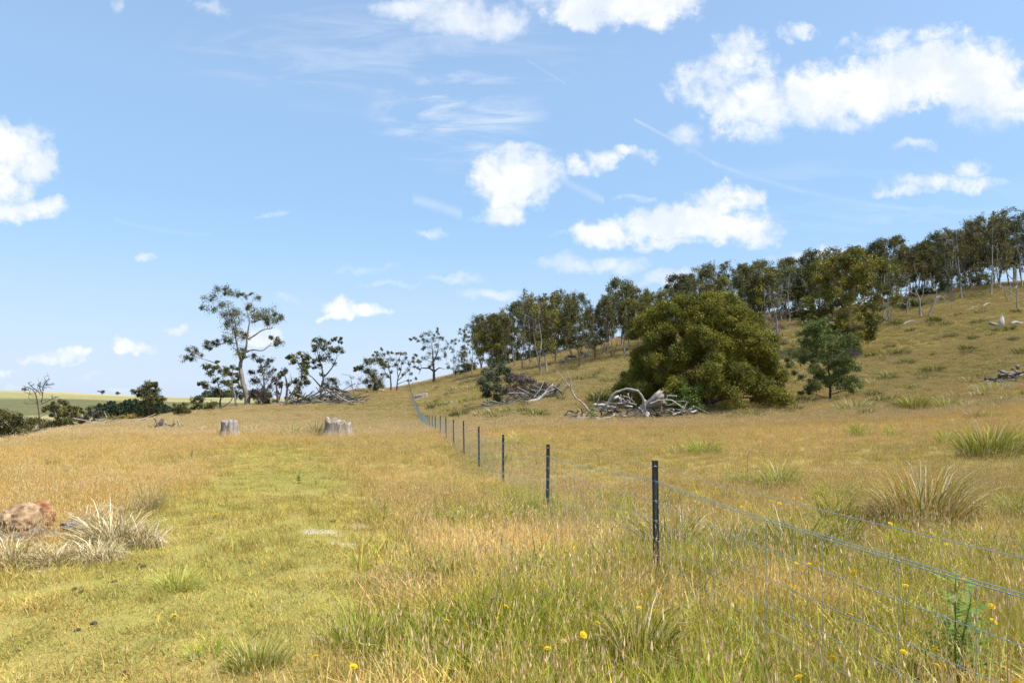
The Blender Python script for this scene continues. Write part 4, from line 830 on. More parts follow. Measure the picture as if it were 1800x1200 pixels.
    dead('bare grey tree with dark foot right of the round wattle', 1366, 98, [[(0,0),(0,22),(-2,46),(-4,70),(-6,84)],[(0,14),(10,24),(18,30)],[(-1,34),(8,52),(12,70)],[(-2,46),(-14,62),(-20,76)]], (.28,.23,.20), .24, [(-22,90),(-10,96),(6,92),(16,84),(20,70),(-26,70),(22,36),(-12,60)], tw=4)
    dead('bare grey purple twiggy shrub left of the round wattle', 1076, 112, [[(0,0),(-4,14),(-10,30)],[(0,2),(6,16),(10,32)],[(0,2),(0,20),(-2,38)]], (.25,.20,.19), .1, [(-18,20),(-22,32),(-14,44),(-4,48),(6,46),(16,38),(20,24),(-10,38),(12,30),(0,42),(-16,12),(16,14)], tip=.02, name='dead_shrub', cat='shrub', tw=12)
belt()
# ------------------------------------------------------------------ wire fence
def fence():
    root = bpy.data.objects.new('wire_fence', None); link(root); root.location = (2.475-1.75/6, 1.75, gz1(2.475-1.75/6, 1.75))
    tag(root, 'long stock fence of black steel posts and bluish wire netting climbing the hill', 'fence')
    o = np.array(root.location)
    FXY = lambda Y: np.array([2.475-Y/6, Y, 0.])
    ys = [1.75+4.8*i for i in range(35)]
    P = [];
    for y in ys:
        p = FXY(y); p[2] = gz1(p[0], p[1]); P.append(p)
    P = np.array(P); H = 1.25
    # star-section post with notches and a flat cap
    def post_mesh(h, holes):
        mb = MB(); c = (.018,.021,.024,1)
        for a in (90, 210, 330):
            a = math.radians(a); d = np.array([math.cos(a), math.sin(a), 0]); n = np.array([-d[1], d[0], 0])*.0032
            L = .036 if a < 2 else .034; z0, z1 = -.25, h
            V = [d*.002-n+[0,0,z0], d*L-n*.8+[0,0,z0], d*L+n*.8+[0,0,z0], d*.002+n+[0,0,z0], d*.002-n+[0,0,z1], d*L-n*.8+[0,0,z1], d*L+n*.8+[0,0,z1], d*.002+n+[0,0,z1]]
            mb.add(V, None, [(0,1,5,4),(1,2,6,5),(2,3,7,6),(3,0,4,7),(4,5,6,7)], c)
        return mb
    pmb = post_mesh(H, True)
    for z in np.arange(.12, 1.2, .09): pmb.add([(-.004,-.0047,z),(.004,-.0047,z),(.004,-.0047,z+.012),(-.004,-.0047,z+.012)], None, [(0,1,2,3)], (.16,.17,.18,1))
    pm = pmb.mesh('post', M_POST, False); tie = MB(); z = 0.
    th = np.linspace(0, 8.5, 13); tube(tie, np.stack([.019*np.cos(th), .019*np.sin(th), .004*np.sin(th*2)+.0012*th], 1), .0028, 4, (.45,.52,.55,1))
    tm = tie.mesh('wire_tie', M_POST)
    for i, p in enumerate(P):
        q = link(bpy.data.objects.new('post', pm), root); q.location = p-o; q.rotation_euler = (R.normal()*.015, R.normal()*.022, math.radians(30)+R.normal()*.06)
        if i < 9:
            for z in (1.19, 1.05, .86, .67, .50, .34, .22): t = link(bpy.data.objects.new('wire_tie', tm), q); t.location = (0, 0, z)
    # wires
    hz = [1.05,.86,.67,.50,.34,.22,.12]
    def path(z, sag):
        pts = []
        for i in range(len(P)-1):
            for t in np.linspace(0, 1, 9)[:-1]:
                q = P[i]*(1-t)+P[i+1]*t; g = gz1(q[0], q[1]); q = q.copy(); q[2] = q[2]*.7+g*.3+z-sag*4*t*(1-t); pts.append(q-o)
        pts.append(P[-1]+[0,0,z]-o); return np.array(pts)
    top = MB(); tube(top, path(1.19, .02)+[.02,0,0], .0021, 5, (1,1,1,1)); top.obj('top_wire', M_WIRE, root)
    st = MB(); tube(st, path(1.062, .025)+[-.02,0,0], .0023, 5, (1,1,1,1)); st.obj('strainer_wire', M_WIRE, root)
    nt = MB(); paths = []
    for k, z in enumerate(hz):
        pp = path(z, .03); paths.append(pp); tube(nt, pp+[-.02,0,0], np.clip(pp[:, 1]/60, 1, 2)*(.0025 if k == 0 else .0021), 4, (1,1,1,1))
    d = paths[0][:, 1]; step = .15; ya = np.arange(d[0]+.1, d[-1], step)
    for y in ya:
        if y > 60 and int(y/.15) % 2: continue
        pt = [np.array([np.interp(y, q[:, 1], q[:, 0])-.02, y, np.interp(y, q[:, 1], q[:, 2])]) for q in paths]
        tube(nt, pt, .0015 if y < 60 else .005, 3, (1,1,1,1), cap=False)
        if y < 14:
            for q in pt[:-1]: tube(nt, [q+[0,-.008,0], q+[0,.008,0]], .0036, 4, (1,1,1,1))
    nt.obj('wire_netting', M_WIRE, root)
fence()

# ------------------------------------------------------------------ stumps, stones, logs
def stump(name, label, px, Y, h, r, prof, cols, cat='tree stump'):
    b = at(px, Y); mb = MB(); n = 40; th = np.arange(n)*2*np.pi/n; rows = []
    flute = 1+.08*np.sin(th*5+1)+.05*np.sin(th*9)+.045*R.normal(size=n)
    zs = np.r_[-.15, np.linspace(0, 1, 12)]
    topv = h*(1+prof(th))
    for z in zs:
        zz = np.clip(z, 0, 1); rad = r*(1+.36*(1-zz)**3)*(1+(flute-1)*(2.1-1.1*zz))
        rows.append(np.stack([rad*np.cos(th), rad*.9*np.sin(th), np.where(z < 0, -.15, zz*topv)], 1))
    inner = rows[-1]*[.82,.82,1]-[0,0,.02*h]; low = rows[-1]*[.6,.6,1]; low[:, 2] = h*.72+.04*R.normal(size=n)
    rows += [inner, low]; V = np.concatenate(rows+[np.array([[0,0,h*.66]])]); m = len(rows)
    i = np.arange(m-1)[:, None]*n; j = np.arange(n)[None, :]; k = (j+1) % n; F = np.stack([i+j, i+k, i+n+k, i+n+j], -1).reshape(-1, 4)
    F3 = np.stack([(m-1)*n+np.arange(n), (m-1)*n+(np.arange(n)+1) % n, np.full(n, m*n)], 1)
    cv = np.ones((len(V), 4)); streak = .5+.5*np.sin(th*7+3)*np.sin(th*3); a, c = np.array(cols[0]), np.array(cols[1])
    for q in range(m): cv[q*n:(q+1)*n, :3] = a*(1-streak[:, None])+c*streak[:, None]
    cv[-n-1:, :3] = np.array(cols[1])*.6
    mb.add(V, F3, F, cv); o = mb.obj(name, M_STUMP, None, True); o.location = b; tag(o, label, cat); return o
stump('tree_stump', 'pale grey cut stump with a dark vertical split, left of the two field stumps', 403, 40.5, 1.02, .42, lambda t: .04*np.sin(t)-.5*np.exp(-((t-4.75)/.09)**2), [(.40,.37,.33),(.20,.175,.15)])
stump('tree_stump', 'wide broken stump with a jagged brown and grey rim, right of the two field stumps', 593, 40.5, .98, .68, lambda t: .22*np.maximum(0, np.cos(t-2.6))+.06*np.sin(7*t)+.05*np.sin(17*t)-.12*np.maximum(0, np.cos(t)), [(.40,.35,.285),(.19,.15,.115)])
stump('tree_stump', 'small weathered stump half sunk in the slope right of the fence top', 740, 118, .95, 1.0, lambda t: .25*np.cos(t-.6)+.07*np.sin(6*t), [(.34,.29,.25),(.22,.18,.15)])

def rock(name, label, c, dims, col, col2, seed, cat='rock', rot=0, group=None, tex=M_ROCK, sharp=.22):
    import bmesh
    bm = bmesh.new(); bmesh.ops.create_icosphere(bm, subdivisions=4, radius=1.0); V = np.array([v.co for v in bm.verts]); F = np.array([[v.index for v in f.verts] for f in bm.faces]); bm.free()
    rg = np.random.default_rng(seed); 
    for _ in range(11):
        d = unit(rg.normal(size=3)); lim = .70+.27*rg.random(); q = V@d; ex = np.clip(q-lim, 0, None); V = V-ex[:, None]*d*.92
    a = fbm(V[:, 0]*1.7+seed, V[:, 1]*1.7+V[:, 2]*2.1, seed, 4); V = V*(1+sharp*.6*a[:, None]); a2 = fbm(V[:, 0]*5+seed, V[:, 1]*5+V[:, 2]*6, seed+3, 3); V = V*(1+.06*a2[:, None])
    V = V*np.array(dims)
    cv = np.ones((len(V), 4)); t = sstep(-.3, .5, fbm(V[:, 0]/dims[0]*2, V[:, 2]/dims[2]*2+V[:, 1], seed+9, 3)); cv[:, :3] = mixn(np.array(col)[None, :], np.array(col2), t)
    me = make_mesh(name, V, [F], tex, {'bcol': cv}, smooth=False); o = link(bpy.data.objects.new(name, me)); o.location = c; o.rotation_euler = (0, 0, rot); tag(o, label, cat, group); return o
def P3(px, py, Y, dz=0): return np.array([(px-900)/FPX*Y, Y, CAMZ+(HOR-py)/FPX*Y+dz])
rock('boulder', 'large flat-faced orange brown boulder resting on grey rocks at the left edge', P3(40, 918, 8.9), (.27,.26,.27), (.20,.125,.07), (.40,.265,.155), 41, 'boulder', .5, sharp=.12)
rock('boulder', 'smaller rounded rusty orange boulder tucked behind the large flat-faced one', P3(74, 908, 9.3), (.16,.15,.21), (.30,.14,.065), (.42,.23,.12), 43, 'boulder', 1.0, sharp=.15)
for i_, (px, py, Y, dm, l) in enumerate(((2,950,8.7,(.20,.16,.17),'grey mottled rock below the boulders, lowest at the left edge'),(34,950,8.65,(.17,.15,.13),'lichened grey rock directly under the large flat-faced boulder'),(66,945,8.8,(.15,.14,.13),'brownish grey rock below the small rusty boulder'),(92,946,8.85,(.13,.12,.10),'squarish grey rock right of the brownish one under the boulders'),(116,946,8.9,(.13,.11,.08),'low lichened rock in straw leaves right of the boulders'),(52,962,8.5,(.13,.10,.08),'small grey rock in front of the stones under the boulders'))):
    rock('rock', l, P3(px, py, Y), dm, (.17,.145,.12), (.34,.30,.25), 70+i_, rot=i_*1.1, sharp=.6)
rock('rock', 'pale stone lying in the dry litter below the straw tussocks', P3(73, 1006, 7.15), (.08,.06,.025), (.36,.32,.26), (.44,.39,.33), 17, 'stone')
rock('rock', 'dark ridged grey rock lying against the straw tussock', P3(134, 924, 9.1), (.24,.16,.085), (.16,.14,.13), (.26,.23,.21), 21, rot=-.2, sharp=.5)
for i, (px, py, Y, r, l) in enumerate(((30,779,37,.22,'brown stone leftmost of the small rocks on the left field edge'),(42,776,38,.3,'tan stone second of the small rocks on the left field edge'),(54,774,39,.24,'pale stone third of the small rocks on the left field edge'),(65,772,40,.2,'grey stone rightmost of the small rocks on the left field edge'),(305,772,29,.13,'small pale stone in the golden grass left of the pale stump'),(665,685,120,.9,'dark mound-like rock on the skyline left of the fence top'))):
    Yr = ray_ground(px, py) if i != 5 else 133; p = at(px, Yr); rock('rock', l, p+[0,0,r*.25], (r*1.4, r, r*.75), (.36,.29,.22), (.50,.43,.35), 30+i, 'stone')

WG = [(.28,.26,.235),(.22,.20,.18),(.16,.145,.13),(.36,.33,.295),(.11,.10,.088)]
def limb(name, label, pts, r0, r1, col, cat='log', group=None, wig=.04, sides=9, forks=0, parent=None):
    """one dead limb; pts in world metres"""
    pts = np.array(pts, float); o0 = pts[0].copy(); mb = MB(); Q = polyline(pts-o0, max(r0*1.5, .08), wig*max(r0, .04)*9); rr = np.linspace(r0, r1, len(Q))*(1+.13*R.normal(size=len(Q)))
    c = col4(np.array(col)*np.array([.83,.84,.80]), 1, .12)[0]; c[3] = 1; tube(mb, Q, rr, sides, c, rough=.2)
    for _ in range(forks):
        i = int(len(Q)*(.3+.6*R.random())); i = min(i, len(Q)-1); L = np.linalg.norm(pts[-1]-pts[0])*(.15+.3*R.random()); d = unit(unit(Q[-1]-Q[0])*.7+R.normal(size=3)*.7)
        e = Q[i]+d*L; m_ = (Q[i]+e)/2+R.normal(size=3)*L*.12; tube(mb, [Q[i], m_, e], [rr[i]*.6, rr[i]*.4, rr[i]*.15], 5, c)
    o = mb.obj(name, M_WOOD); o.location = o0; tag(o, label, cat, group); return o
def pxp(l, Y, dY=0): return [P3(x, y, Y+dY*i/max(len(l)-1, 1)) for i, (x, y) in enumerate(l)]
def Zd(l): return [(980+a/6.43, 640+b/6.43) for a, b in l]
def log_pile():
    Y = 50.5
    L = lambda l, lab, r0, r1, col, dy=0, forks=0, cat='log', name='dead_branch', y=0: limb(name, lab, pxp(Zd(l), Y+y, dy), r0, r1, col, cat, None, forks=forks)
    L([(528,535),(545,480),(580,410),(620,350),(660,312),(740,285),(830,270),(900,290),(945,340),(975,400),(985,470),(980,560),(975,620)], 'great arched grey limb bent like a hoop over the log heap', .11, .07, (.33,.30,.27), -.3, y=-.9)
    L([(985,400),(965,450),(940,520),(880,570),(780,590),(700,560)], 'forked pale limb curving left from the foot of the arch', .11, .07, (.52,.48,.43), .4, y=-1.1)
    L([(360,535),(300,470),(230,405),(180,350),(155,290),(130,255),(85,200),(40,130),(0,85)], 'long thin crooked branch rising to the left out of the log heap', .075, .028, (.46,.40,.36), -.4, y=-.8)
    L([(157,270),(160,230),(150,180),(120,130),(105,85)], 'slender fork standing on the long crooked branch', .04, .018, (.44,.38,.34), .2, y=-1)
    L([(450,480),(455,420),(470,370),(495,315)], 'short dark stub standing upright left of the arch', .075, .03, (.22,.19,.17), .1, y=-.9)
    L([(400,465),(450,455),(520,465),(600,490),(680,500)], 'stout pale log lying below the arch', .13, .12, (.50,.45,.41), .3, y=-.5)
    L([(635,390),(690,365),(720,420),(780,470),(850,480)], 'bleached bent branch inside the arch', .08, .05, (.60,.56,.50), .2, y=-.7)
    L([(740,360),(790,370),(830,395),(870,430)], 'dark knotted branch under the top of the arch', .07, .05, (.28,.24,.21), .3, y=-.3)
    L([(795,330),(805,365),(815,400)], 'short upright stub under the arch', .05, .03, (.50,.45,.42), 0, y=-.2)
    L([(65,660),(150,640),(250,620),(300,590)], 'whitish broken log at the far left end of the log heap', .10, .13, (.58,.53,.48), .2, y=-.6)
    L([(140,610),(220,590),(290,600)], 'grey log lying on the whitish broken log', .12, .10, (.42,.38,.35), .2)
    L([(250,655),(300,610),(380,600),(520,630),(620,610)], 'smooth grey log in front at the left of the heap', .11, .09, (.40,.37,.35), -.2, y=-1.2)
    L([(430,640),(500,620),(600,600),(650,570)], 'pale log below the fresh green weed', .09, .08, (.52,.48,.44), -.2, y=-1.4)
    L([(1230,400),(1280,405),(1340,440),(1400,480),(1430,490)], 'thin bare branch reaching right from the upturned trunk', .04, .03, (.46,.42,.38), -.3, y=-.9)
    L([(1300,575),(1370,545),(1415,520),(1430,490)], 'curved grey branch touching the ground at the right of the heap', .07, .04, (.48,.43,.40), .3, y=-1.0)
    L([(1500,545),(1540,535),(1580,525)], 'short pale log lying apart at the right end of the log heap', .09, .08, (.50,.46,.42), 0, y=-.5)
    L([(1430,490),(1450,530),(1480,560)], 'hanging twig at the right end of the log heap', .025, .012, (.3,.25,.22), 0, y=-1)
    L([(1040,450),(1100,430),(1180,405),(1240,400)], 'grey limb lying across the upturned trunk', .08, .05, (.42,.38,.35), -.3, y=-1.0)
    # upturned trunk with a broken rim
    b = P3(*Zd([(1000,480)])[0], Y-.2); e = P3(*Zd([(1185,375)])[0], Y-.6); d = e-b; n = 22; mb = MB(); ax = unit(d); a1 = unit(np.cross(ax, [0,0,1])); a2 = np.cross(a1, ax); th = np.arange(n)*2*np.pi/n; rows = []
    for t, r in ((0,.18),(.25,.30),(.5,.40),(.75,.50),(1,.56)):
        fl = 1+.10*np.sin(5*th)+.05*R.normal(size=n); off = (.22*np.maximum(0, np.sin(th+.6))+.09*R.normal(size=n))*(t > .9)
        rows.append((d*t)[None, :]+(a1[None, :]*np.cos(th)[:, None]+a2[None, :]*np.sin(th)[:, None])*r*fl[:, None]+off[:, None]*ax)
    rows.append(rows[-1]*.82+d*.15-ax*.12); rows.append((d*.45)[None, :]+(a1[None, :]*np.cos(th)[:, None]+a2[None, :]*np.sin(th)[:, None])*.2); V = np.concatenate(rows); m_ = len(rows)
    i = np.arange(m_-1)[:, None]*n; j = np.arange(n)[None, :]; k = (j+1) % n; cv = np.ones((len(V), 4)); cv[:, :3] = (.30,.26,.22); cv[-2*n:, :3] = (.16,.12,.09); st = np.tile((np.sin(th*4) > .2), m_); cv[st, :3] *= .72
    mb.add(V, [(q, (q+1) % n, 0) for q in range(1, n-1)], np.stack([i+j, i+k, i+n+k, i+n+j], -1).reshape(-1, 4), cv); o = mb.obj('upturned_trunk', M_WOOD); o.location = b; tag(o, 'thick hollow upturned trunk with a torn rim at the right of the arch', 'log')
    # broad flat root plate
    p = P3(*Zd([(1010,575)])[0], Y-1.3); rock('root_plate', 'broad bleached slab of root wood at the foot of the arch', p, (.22,.15,.30), (.40,.36,.32), (.28,.24,.20), 44, 'slab of wood', .3, tex=M_WOOD)
    zones_ = [(1000, 745, 1060, 720, 24), (1060, 742, 1150, 702, 52), (1130, 735, 1200, 702, 40), (1190, 728, 1235, 715, 14)]
    for x0, y0, x1, y1, n_ in zones_:
        for _ in range(n_):
            y = Y-1.2+2.2*R.random(); px = x0+(x1-x0)*R.random(); g = at(px, y); topz = CAMZ+(HOR-y1)/FPX*y; z = g[2]+.05+(max(topz-g[2], .15))*R.random()**1.3; a = R.random()*6.28; L_ = .5+1.3*R.random(); tl = R.normal()*.35
            c = np.array([g[0], g[1], z]); d = np.array([math.cos(a)*L_, math.sin(a)*L_*.7, tl*L_])*.5
            s, e = c-d, c+d; s[2] = max(s[2], g[2]); e[2] = max(e[2], g[2]+.02)
            limb('dead_branch', 'short weathered branch tangled in the log heap before the round wattle', [s, c+R.normal(size=3)*.12, e], .035+.06*R.random()**2, .02+.02*R.random(), random.choice(WG), 'branch', 'branches tangled in the log heap', forks=2)
log_pile()
def heap(label, group, box, Y0, Y1, n, rmax=.12, Lm=1.6, tops=1.0, cols=WG, forks=2, flat=.3, name='dead_branch'):
    """loose pile of limbs; box: columns x0..x1 and the rise of its top above the ground as seen in the photograph, per third"""
    x0, x1, hs = box
    for _ in range(n):
        t = R.random(); Y = Y0+(Y1-Y0)*R.random(); px = x0+(x1-x0)*t; g = at(px, Y); hh = np.interp(t, np.linspace(0, 1, len(hs)), hs)*Y/FPX; z = g[2]+.04+hh*R.random()**1.3*tops
        a = R.normal()*.7; L_ = Lm*(.35+.9*R.random()); d = np.array([math.cos(a)*L_, math.sin(a)*L_, R.normal()*flat*L_])*.5; c = np.array([g[0], g[1], z]); s, e = c-d, c+d
        s[2] = max(s[2], gz1(s[0], s[1])); e[2] = max(e[2], gz1(e[0], e[1]))
        limb(name, label, [s, c+R.normal(size=3)*L_*.06, e], .3*rmax+.7*rmax*R.random()**2, .25*rmax, random.choice(cols), 'branch', group, forks=forks)
heap('grey bare branch heaped under the dead thicket right of the fence', 'branches of the heap under the dead thicket', (862, 985, [8,12,26,22,10]), 74, 78, 60, .13, 3.0, flat=.45)
heap('long bleached limb in the wood heap on the skyline under the gums', 'limbs of the long wood heap on the skyline', (500, 640, [6,16,22,20,10]), 104, 113, 80, .20, 5.5, flat=.34)
heap('grey broken piece of wood in the low heap at the right edge', 'pieces of the low heap at the right edge', (1733, 1815, [5,14,22,22]), 59, 62, 42, .20, 1.2, flat=.3)
heap('dark broken timber in the small pile on the left field edge', 'timbers of the small pile left of the stumps', (268, 322, [10,20,14,8]), 50, 53, 14, .09, 1.5, cols=[(.2,.17,.15),(.12,.10,.09),(.4,.36,.32)])
heap('grey fallen stick along the left field edge below the wattle', 'fallen sticks along the left field edge', (90, 255, [5,8,10,12]), 55, 66, 26, .10, 2.6, cols=[(.5,.46,.4),(.3,.27,.24),(.4,.36,.3)])
limb('dead_branch', 'thick pale forked log lying in front of the brush heap', [at(925,73)+[0,0,.25], at(950,73.5)+[0,0,.35], at(962,74)+[0,0,1.0], at(972,74)+[0,0,1.7]], .2, .09, (.5,.46,.42), 'log', forks=2)
limb('dead_branch', 'dark jagged stub standing at the right end of the brush heap', [at(975,75), at(978,75)+[0,0,.9], at(984,75)+[0,0,1.6]], .2, .1, (.12,.10,.09), 'log')
limb('hollow_log', 'dark leaning slab of hollow wood on the left field edge', [at(272,51)+[0,0,.05], at(279,51)+[0,0,.45], at(286,51)+[0,0,.95]], .26, .12, (.16,.14,.13), 'log')
limb('dead_branch', 'pale stake leaning left at the right end of the small timber pile', [at(318,51.5), at(315,51.5)+[0,0,.45], at(312,51.5)+[0,0,.95]], .09, .05, (.42,.37,.32), 'log')
limb('dead_branch', 'thin upright stick in the middle of the small timber pile', [at(303,51.5), at(305,51.5)+[0,0,.4], at(306,51.5)+[0,0,.85]], .05, .03, (.3,.25,.2), 'log')
limb('fallen_log', 'white bleached stump of driftwood upright on the right hillside', [at(1757,99)-[0,0,.1], at(1758,99)+[0,0,.6], at(1760,99)+[.1,0,1.4]], .50, .22, (.42,.39,.36), 'log', forks=5, wig=.12)
limb('fallen_log', 'dark branch lying left of the white bleached wood on the right hillside', [at(1740,99)+[0,0,.7], at(1747,99)+[0,0,.5], at(1756,99)+[0,0,.3]], .24, .18, (.3,.27,.25), 'log', forks=2)
limb('fallen_log', 'long pale log lying flat at the right edge of the hillside', [at(1776,99)+[0,0,.2], at(1786,99)+[0,0,.45], at(1797,99)+[0,0,.25]], .2, .14, (.5,.47,.43), 'log')
for a, c, yy, l in ((1700,1722,116,'first'),(1728,1745,118,'second'),(1586,1612,113,'third'),(1420,1450,120,'fourth'),(1556,1570,120,'fifth')):
    limb('fallen_log', {'first':'grey log in the grass under the right gums','second':'whitish log right of the grey one under the gums','third':'thin fallen branch in front of the white dead trees','fourth':'fallen grey branch left of the massive gum','fifth':'short fallen limb right of the massive gum'}[l], [at(a,yy)+[0,0,.15], at((a+c)/2,yy+1)+[0,0,.4], at(c,yy)+[0,0,.12]], .14, .07, (.5,.46,.41), 'log', forks=3)
limb('fallen_log', 'dark fallen log across the slope above the brush heap', [at(985,118)+[0,0,.4], at(1000,120)+[0,0,.9], at(1012,121)+[0,0,.6]], .28, .18, (.10,.085,.08), 'log', forks=3)
heap('small tangled branch lying between the round wattle and the young tree', 'tangle between the wattle and the young tree', (1368, 1386, [6,8,6]), 84, 86, 12, .07, 1.4, cols=[(.3,.2,.16),(.2,.15,.13)])

def thicket():
    Y = 77.; bpx = 884; b = base_at(bpx, Y); by = py_of(b)
    cl = [(858,655,9),(868,648,10),(880,646,9),(850,668,9),(862,668,12),(876,662,12),(888,655,9),(852,682,9),(866,684,12),(880,680,12),(858,695,8),(872,697,9),(843,672,5),(893,668,9),(895,650,5)]
    tree('shrub', 'dark grey green leafy shrub at the left of the brush heap', 'shrub', b, [([(0,0,0),(-.5,0,1),(-1,0,2.2)], .1, .03)], from_px(cl+subdivide(cl, 2), bpx, by, Y, .6), BARK_D, [(.11,.13,.065),(.09,.11,.055),(.15,.16,.10)], n=110, leaf=.18, twigs=2)
    b = base_at(915, Y+1); by = py_of(b); cl = [(895,660,10),(905,665,12),(918,668,12),(930,672,11),(942,680,10),(900,680,13),(915,685,12),(930,690,10),(950,690,8),(955,678,7),(890,690,10),(965,684,5)]
    tree('dead_shrub', 'leafless purplish grey thicket of fine twigs above the brush heap', 'shrub', b, [([(0,0,0),(-.8,0,1.2),(-1.6,0,2.6)], .09, .02),([(0,0,0),(.3,0,1.2),(.6,0,2.2)], .09, .02),([(0,0,0),(1.2,0,.9),(2.3,0,1.5)], .08, .02)], from_px(cl+subdivide(cl, 2), 915, by, Y, .6), (.20,.15,.14), [(.17,.13,.115),(.13,.10,.09),(.21,.165,.14)], n=170, leaf=.2, asp=.26, twigs=18, tip=.028)
thicket()

# ------------------------------------------------------------------ tussocks, weeds, flowers, dung
TC = {'hill': [(.17,.18,.03),(.23,.225,.035),(.13,.14,.025)], 'green': [(.32,.38,.04),(.42,.44,.06),(.22,.28,.035)], 'olive': [(.24,.25,.032),(.34,.32,.045),(.46,.39,.07),(.17,.185,.026)], 'straw': [(.80,.62,.38),(.85,.70,.46),(.60,.43,.22),(.30,.26,.07),(.27,.27,.06),(.88,.76,.54)],
      'rust': [(.46,.28,.04),(.46,.36,.06),(.24,.22,.045),(.18,.20,.04),(.44,.29,.08),(.62,.50,.32)], 'yellow': [(.50,.50,.09),(.42,.46,.08),(.62,.55,.18)], 'grey': [(.36,.37,.08),(.30,.31,.065),(.50,.44,.14)], 'brown': [(.38,.31,.12),(.28,.24,.08),(.50,.40,.19)], 'bleach': [(.72,.62,.45),(.33,.32,.07),(.27,.29,.05),(.45,.40,.12)], 'dark': [(.11,.12,.024),(.145,.145,.03),(.18,.165,.04)]}
def tussock_mesh(w, h, kind, n, bw, fine=False, bleach=.12):
    n = int(n*(1.6 if kind != 'straw' else 2.3)); h = h*(1.45 if kind != 'straw' else 1.2); mb = MB(); a = R.random(n)*2*np.pi; r = w*.5*.72*np.sqrt(R.random(n)); base = np.stack([r*np.cos(a), r*.8*np.sin(a), np.full(n, -.03)], 1); edge = np.clip(1.25-.75*(r/(w*.36)), .35, 1)
    out = a+R.normal(size=n)*.5; asp = min(w/max(h, .1), 3); le = .08+.42*R.random(n)*(r/(w*.28)+.3)/1.3*asp**.6; hh = h*(.55+.70*R.random(n))*edge; cv = .06+.36*R.random(n)*asp**.6
    pal = np.array(TC[kind]); c = np.ones((n, 4)); c[:, :3] = pal[R.integers(0, len(pal), n)]*(1+.25*(R.random((n, 1))*2-1)); q = R.random(n) < bleach; c[q, :3] = np.array([.72,.62,.44])*(1+.2*(R.random((q.sum(), 1))*2-1))
    if kind == 'straw': le = le*.7+.3*R.random(n)**2; cv = cv*.7+.45*R.random(n)**2; out = out+R.normal(size=n)*.8; bw = bw*.95; hh = hh*(.55+.5*R.random(n))
    blades(mb, base, hh, bw*(.6+.8*R.random(n)), R.random(n)*np.pi, out, le, cv, c, segs=4, droop=(.30+(.5*(R.random(n) < .3) if kind == 'straw' else 0)) if not fine else .1)
    return mb.mesh('tussock', M_TUSS, False)
def tuss(label, px, py, wpx, hpx, kind, n=240, bw=.010, fine=False, bleach=.12, Y=None, name='tussock', group=None):
    Y = Y or ray_ground(px, py); s = Y/FPX; o = link(bpy.data.objects.new(name, tussock_mesh(wpx*s, hpx*s, kind, n, max(bw, .0008*Y), fine, bleach))); o.location = at(px, Y); tag(o, label, 'tussock', group); return o
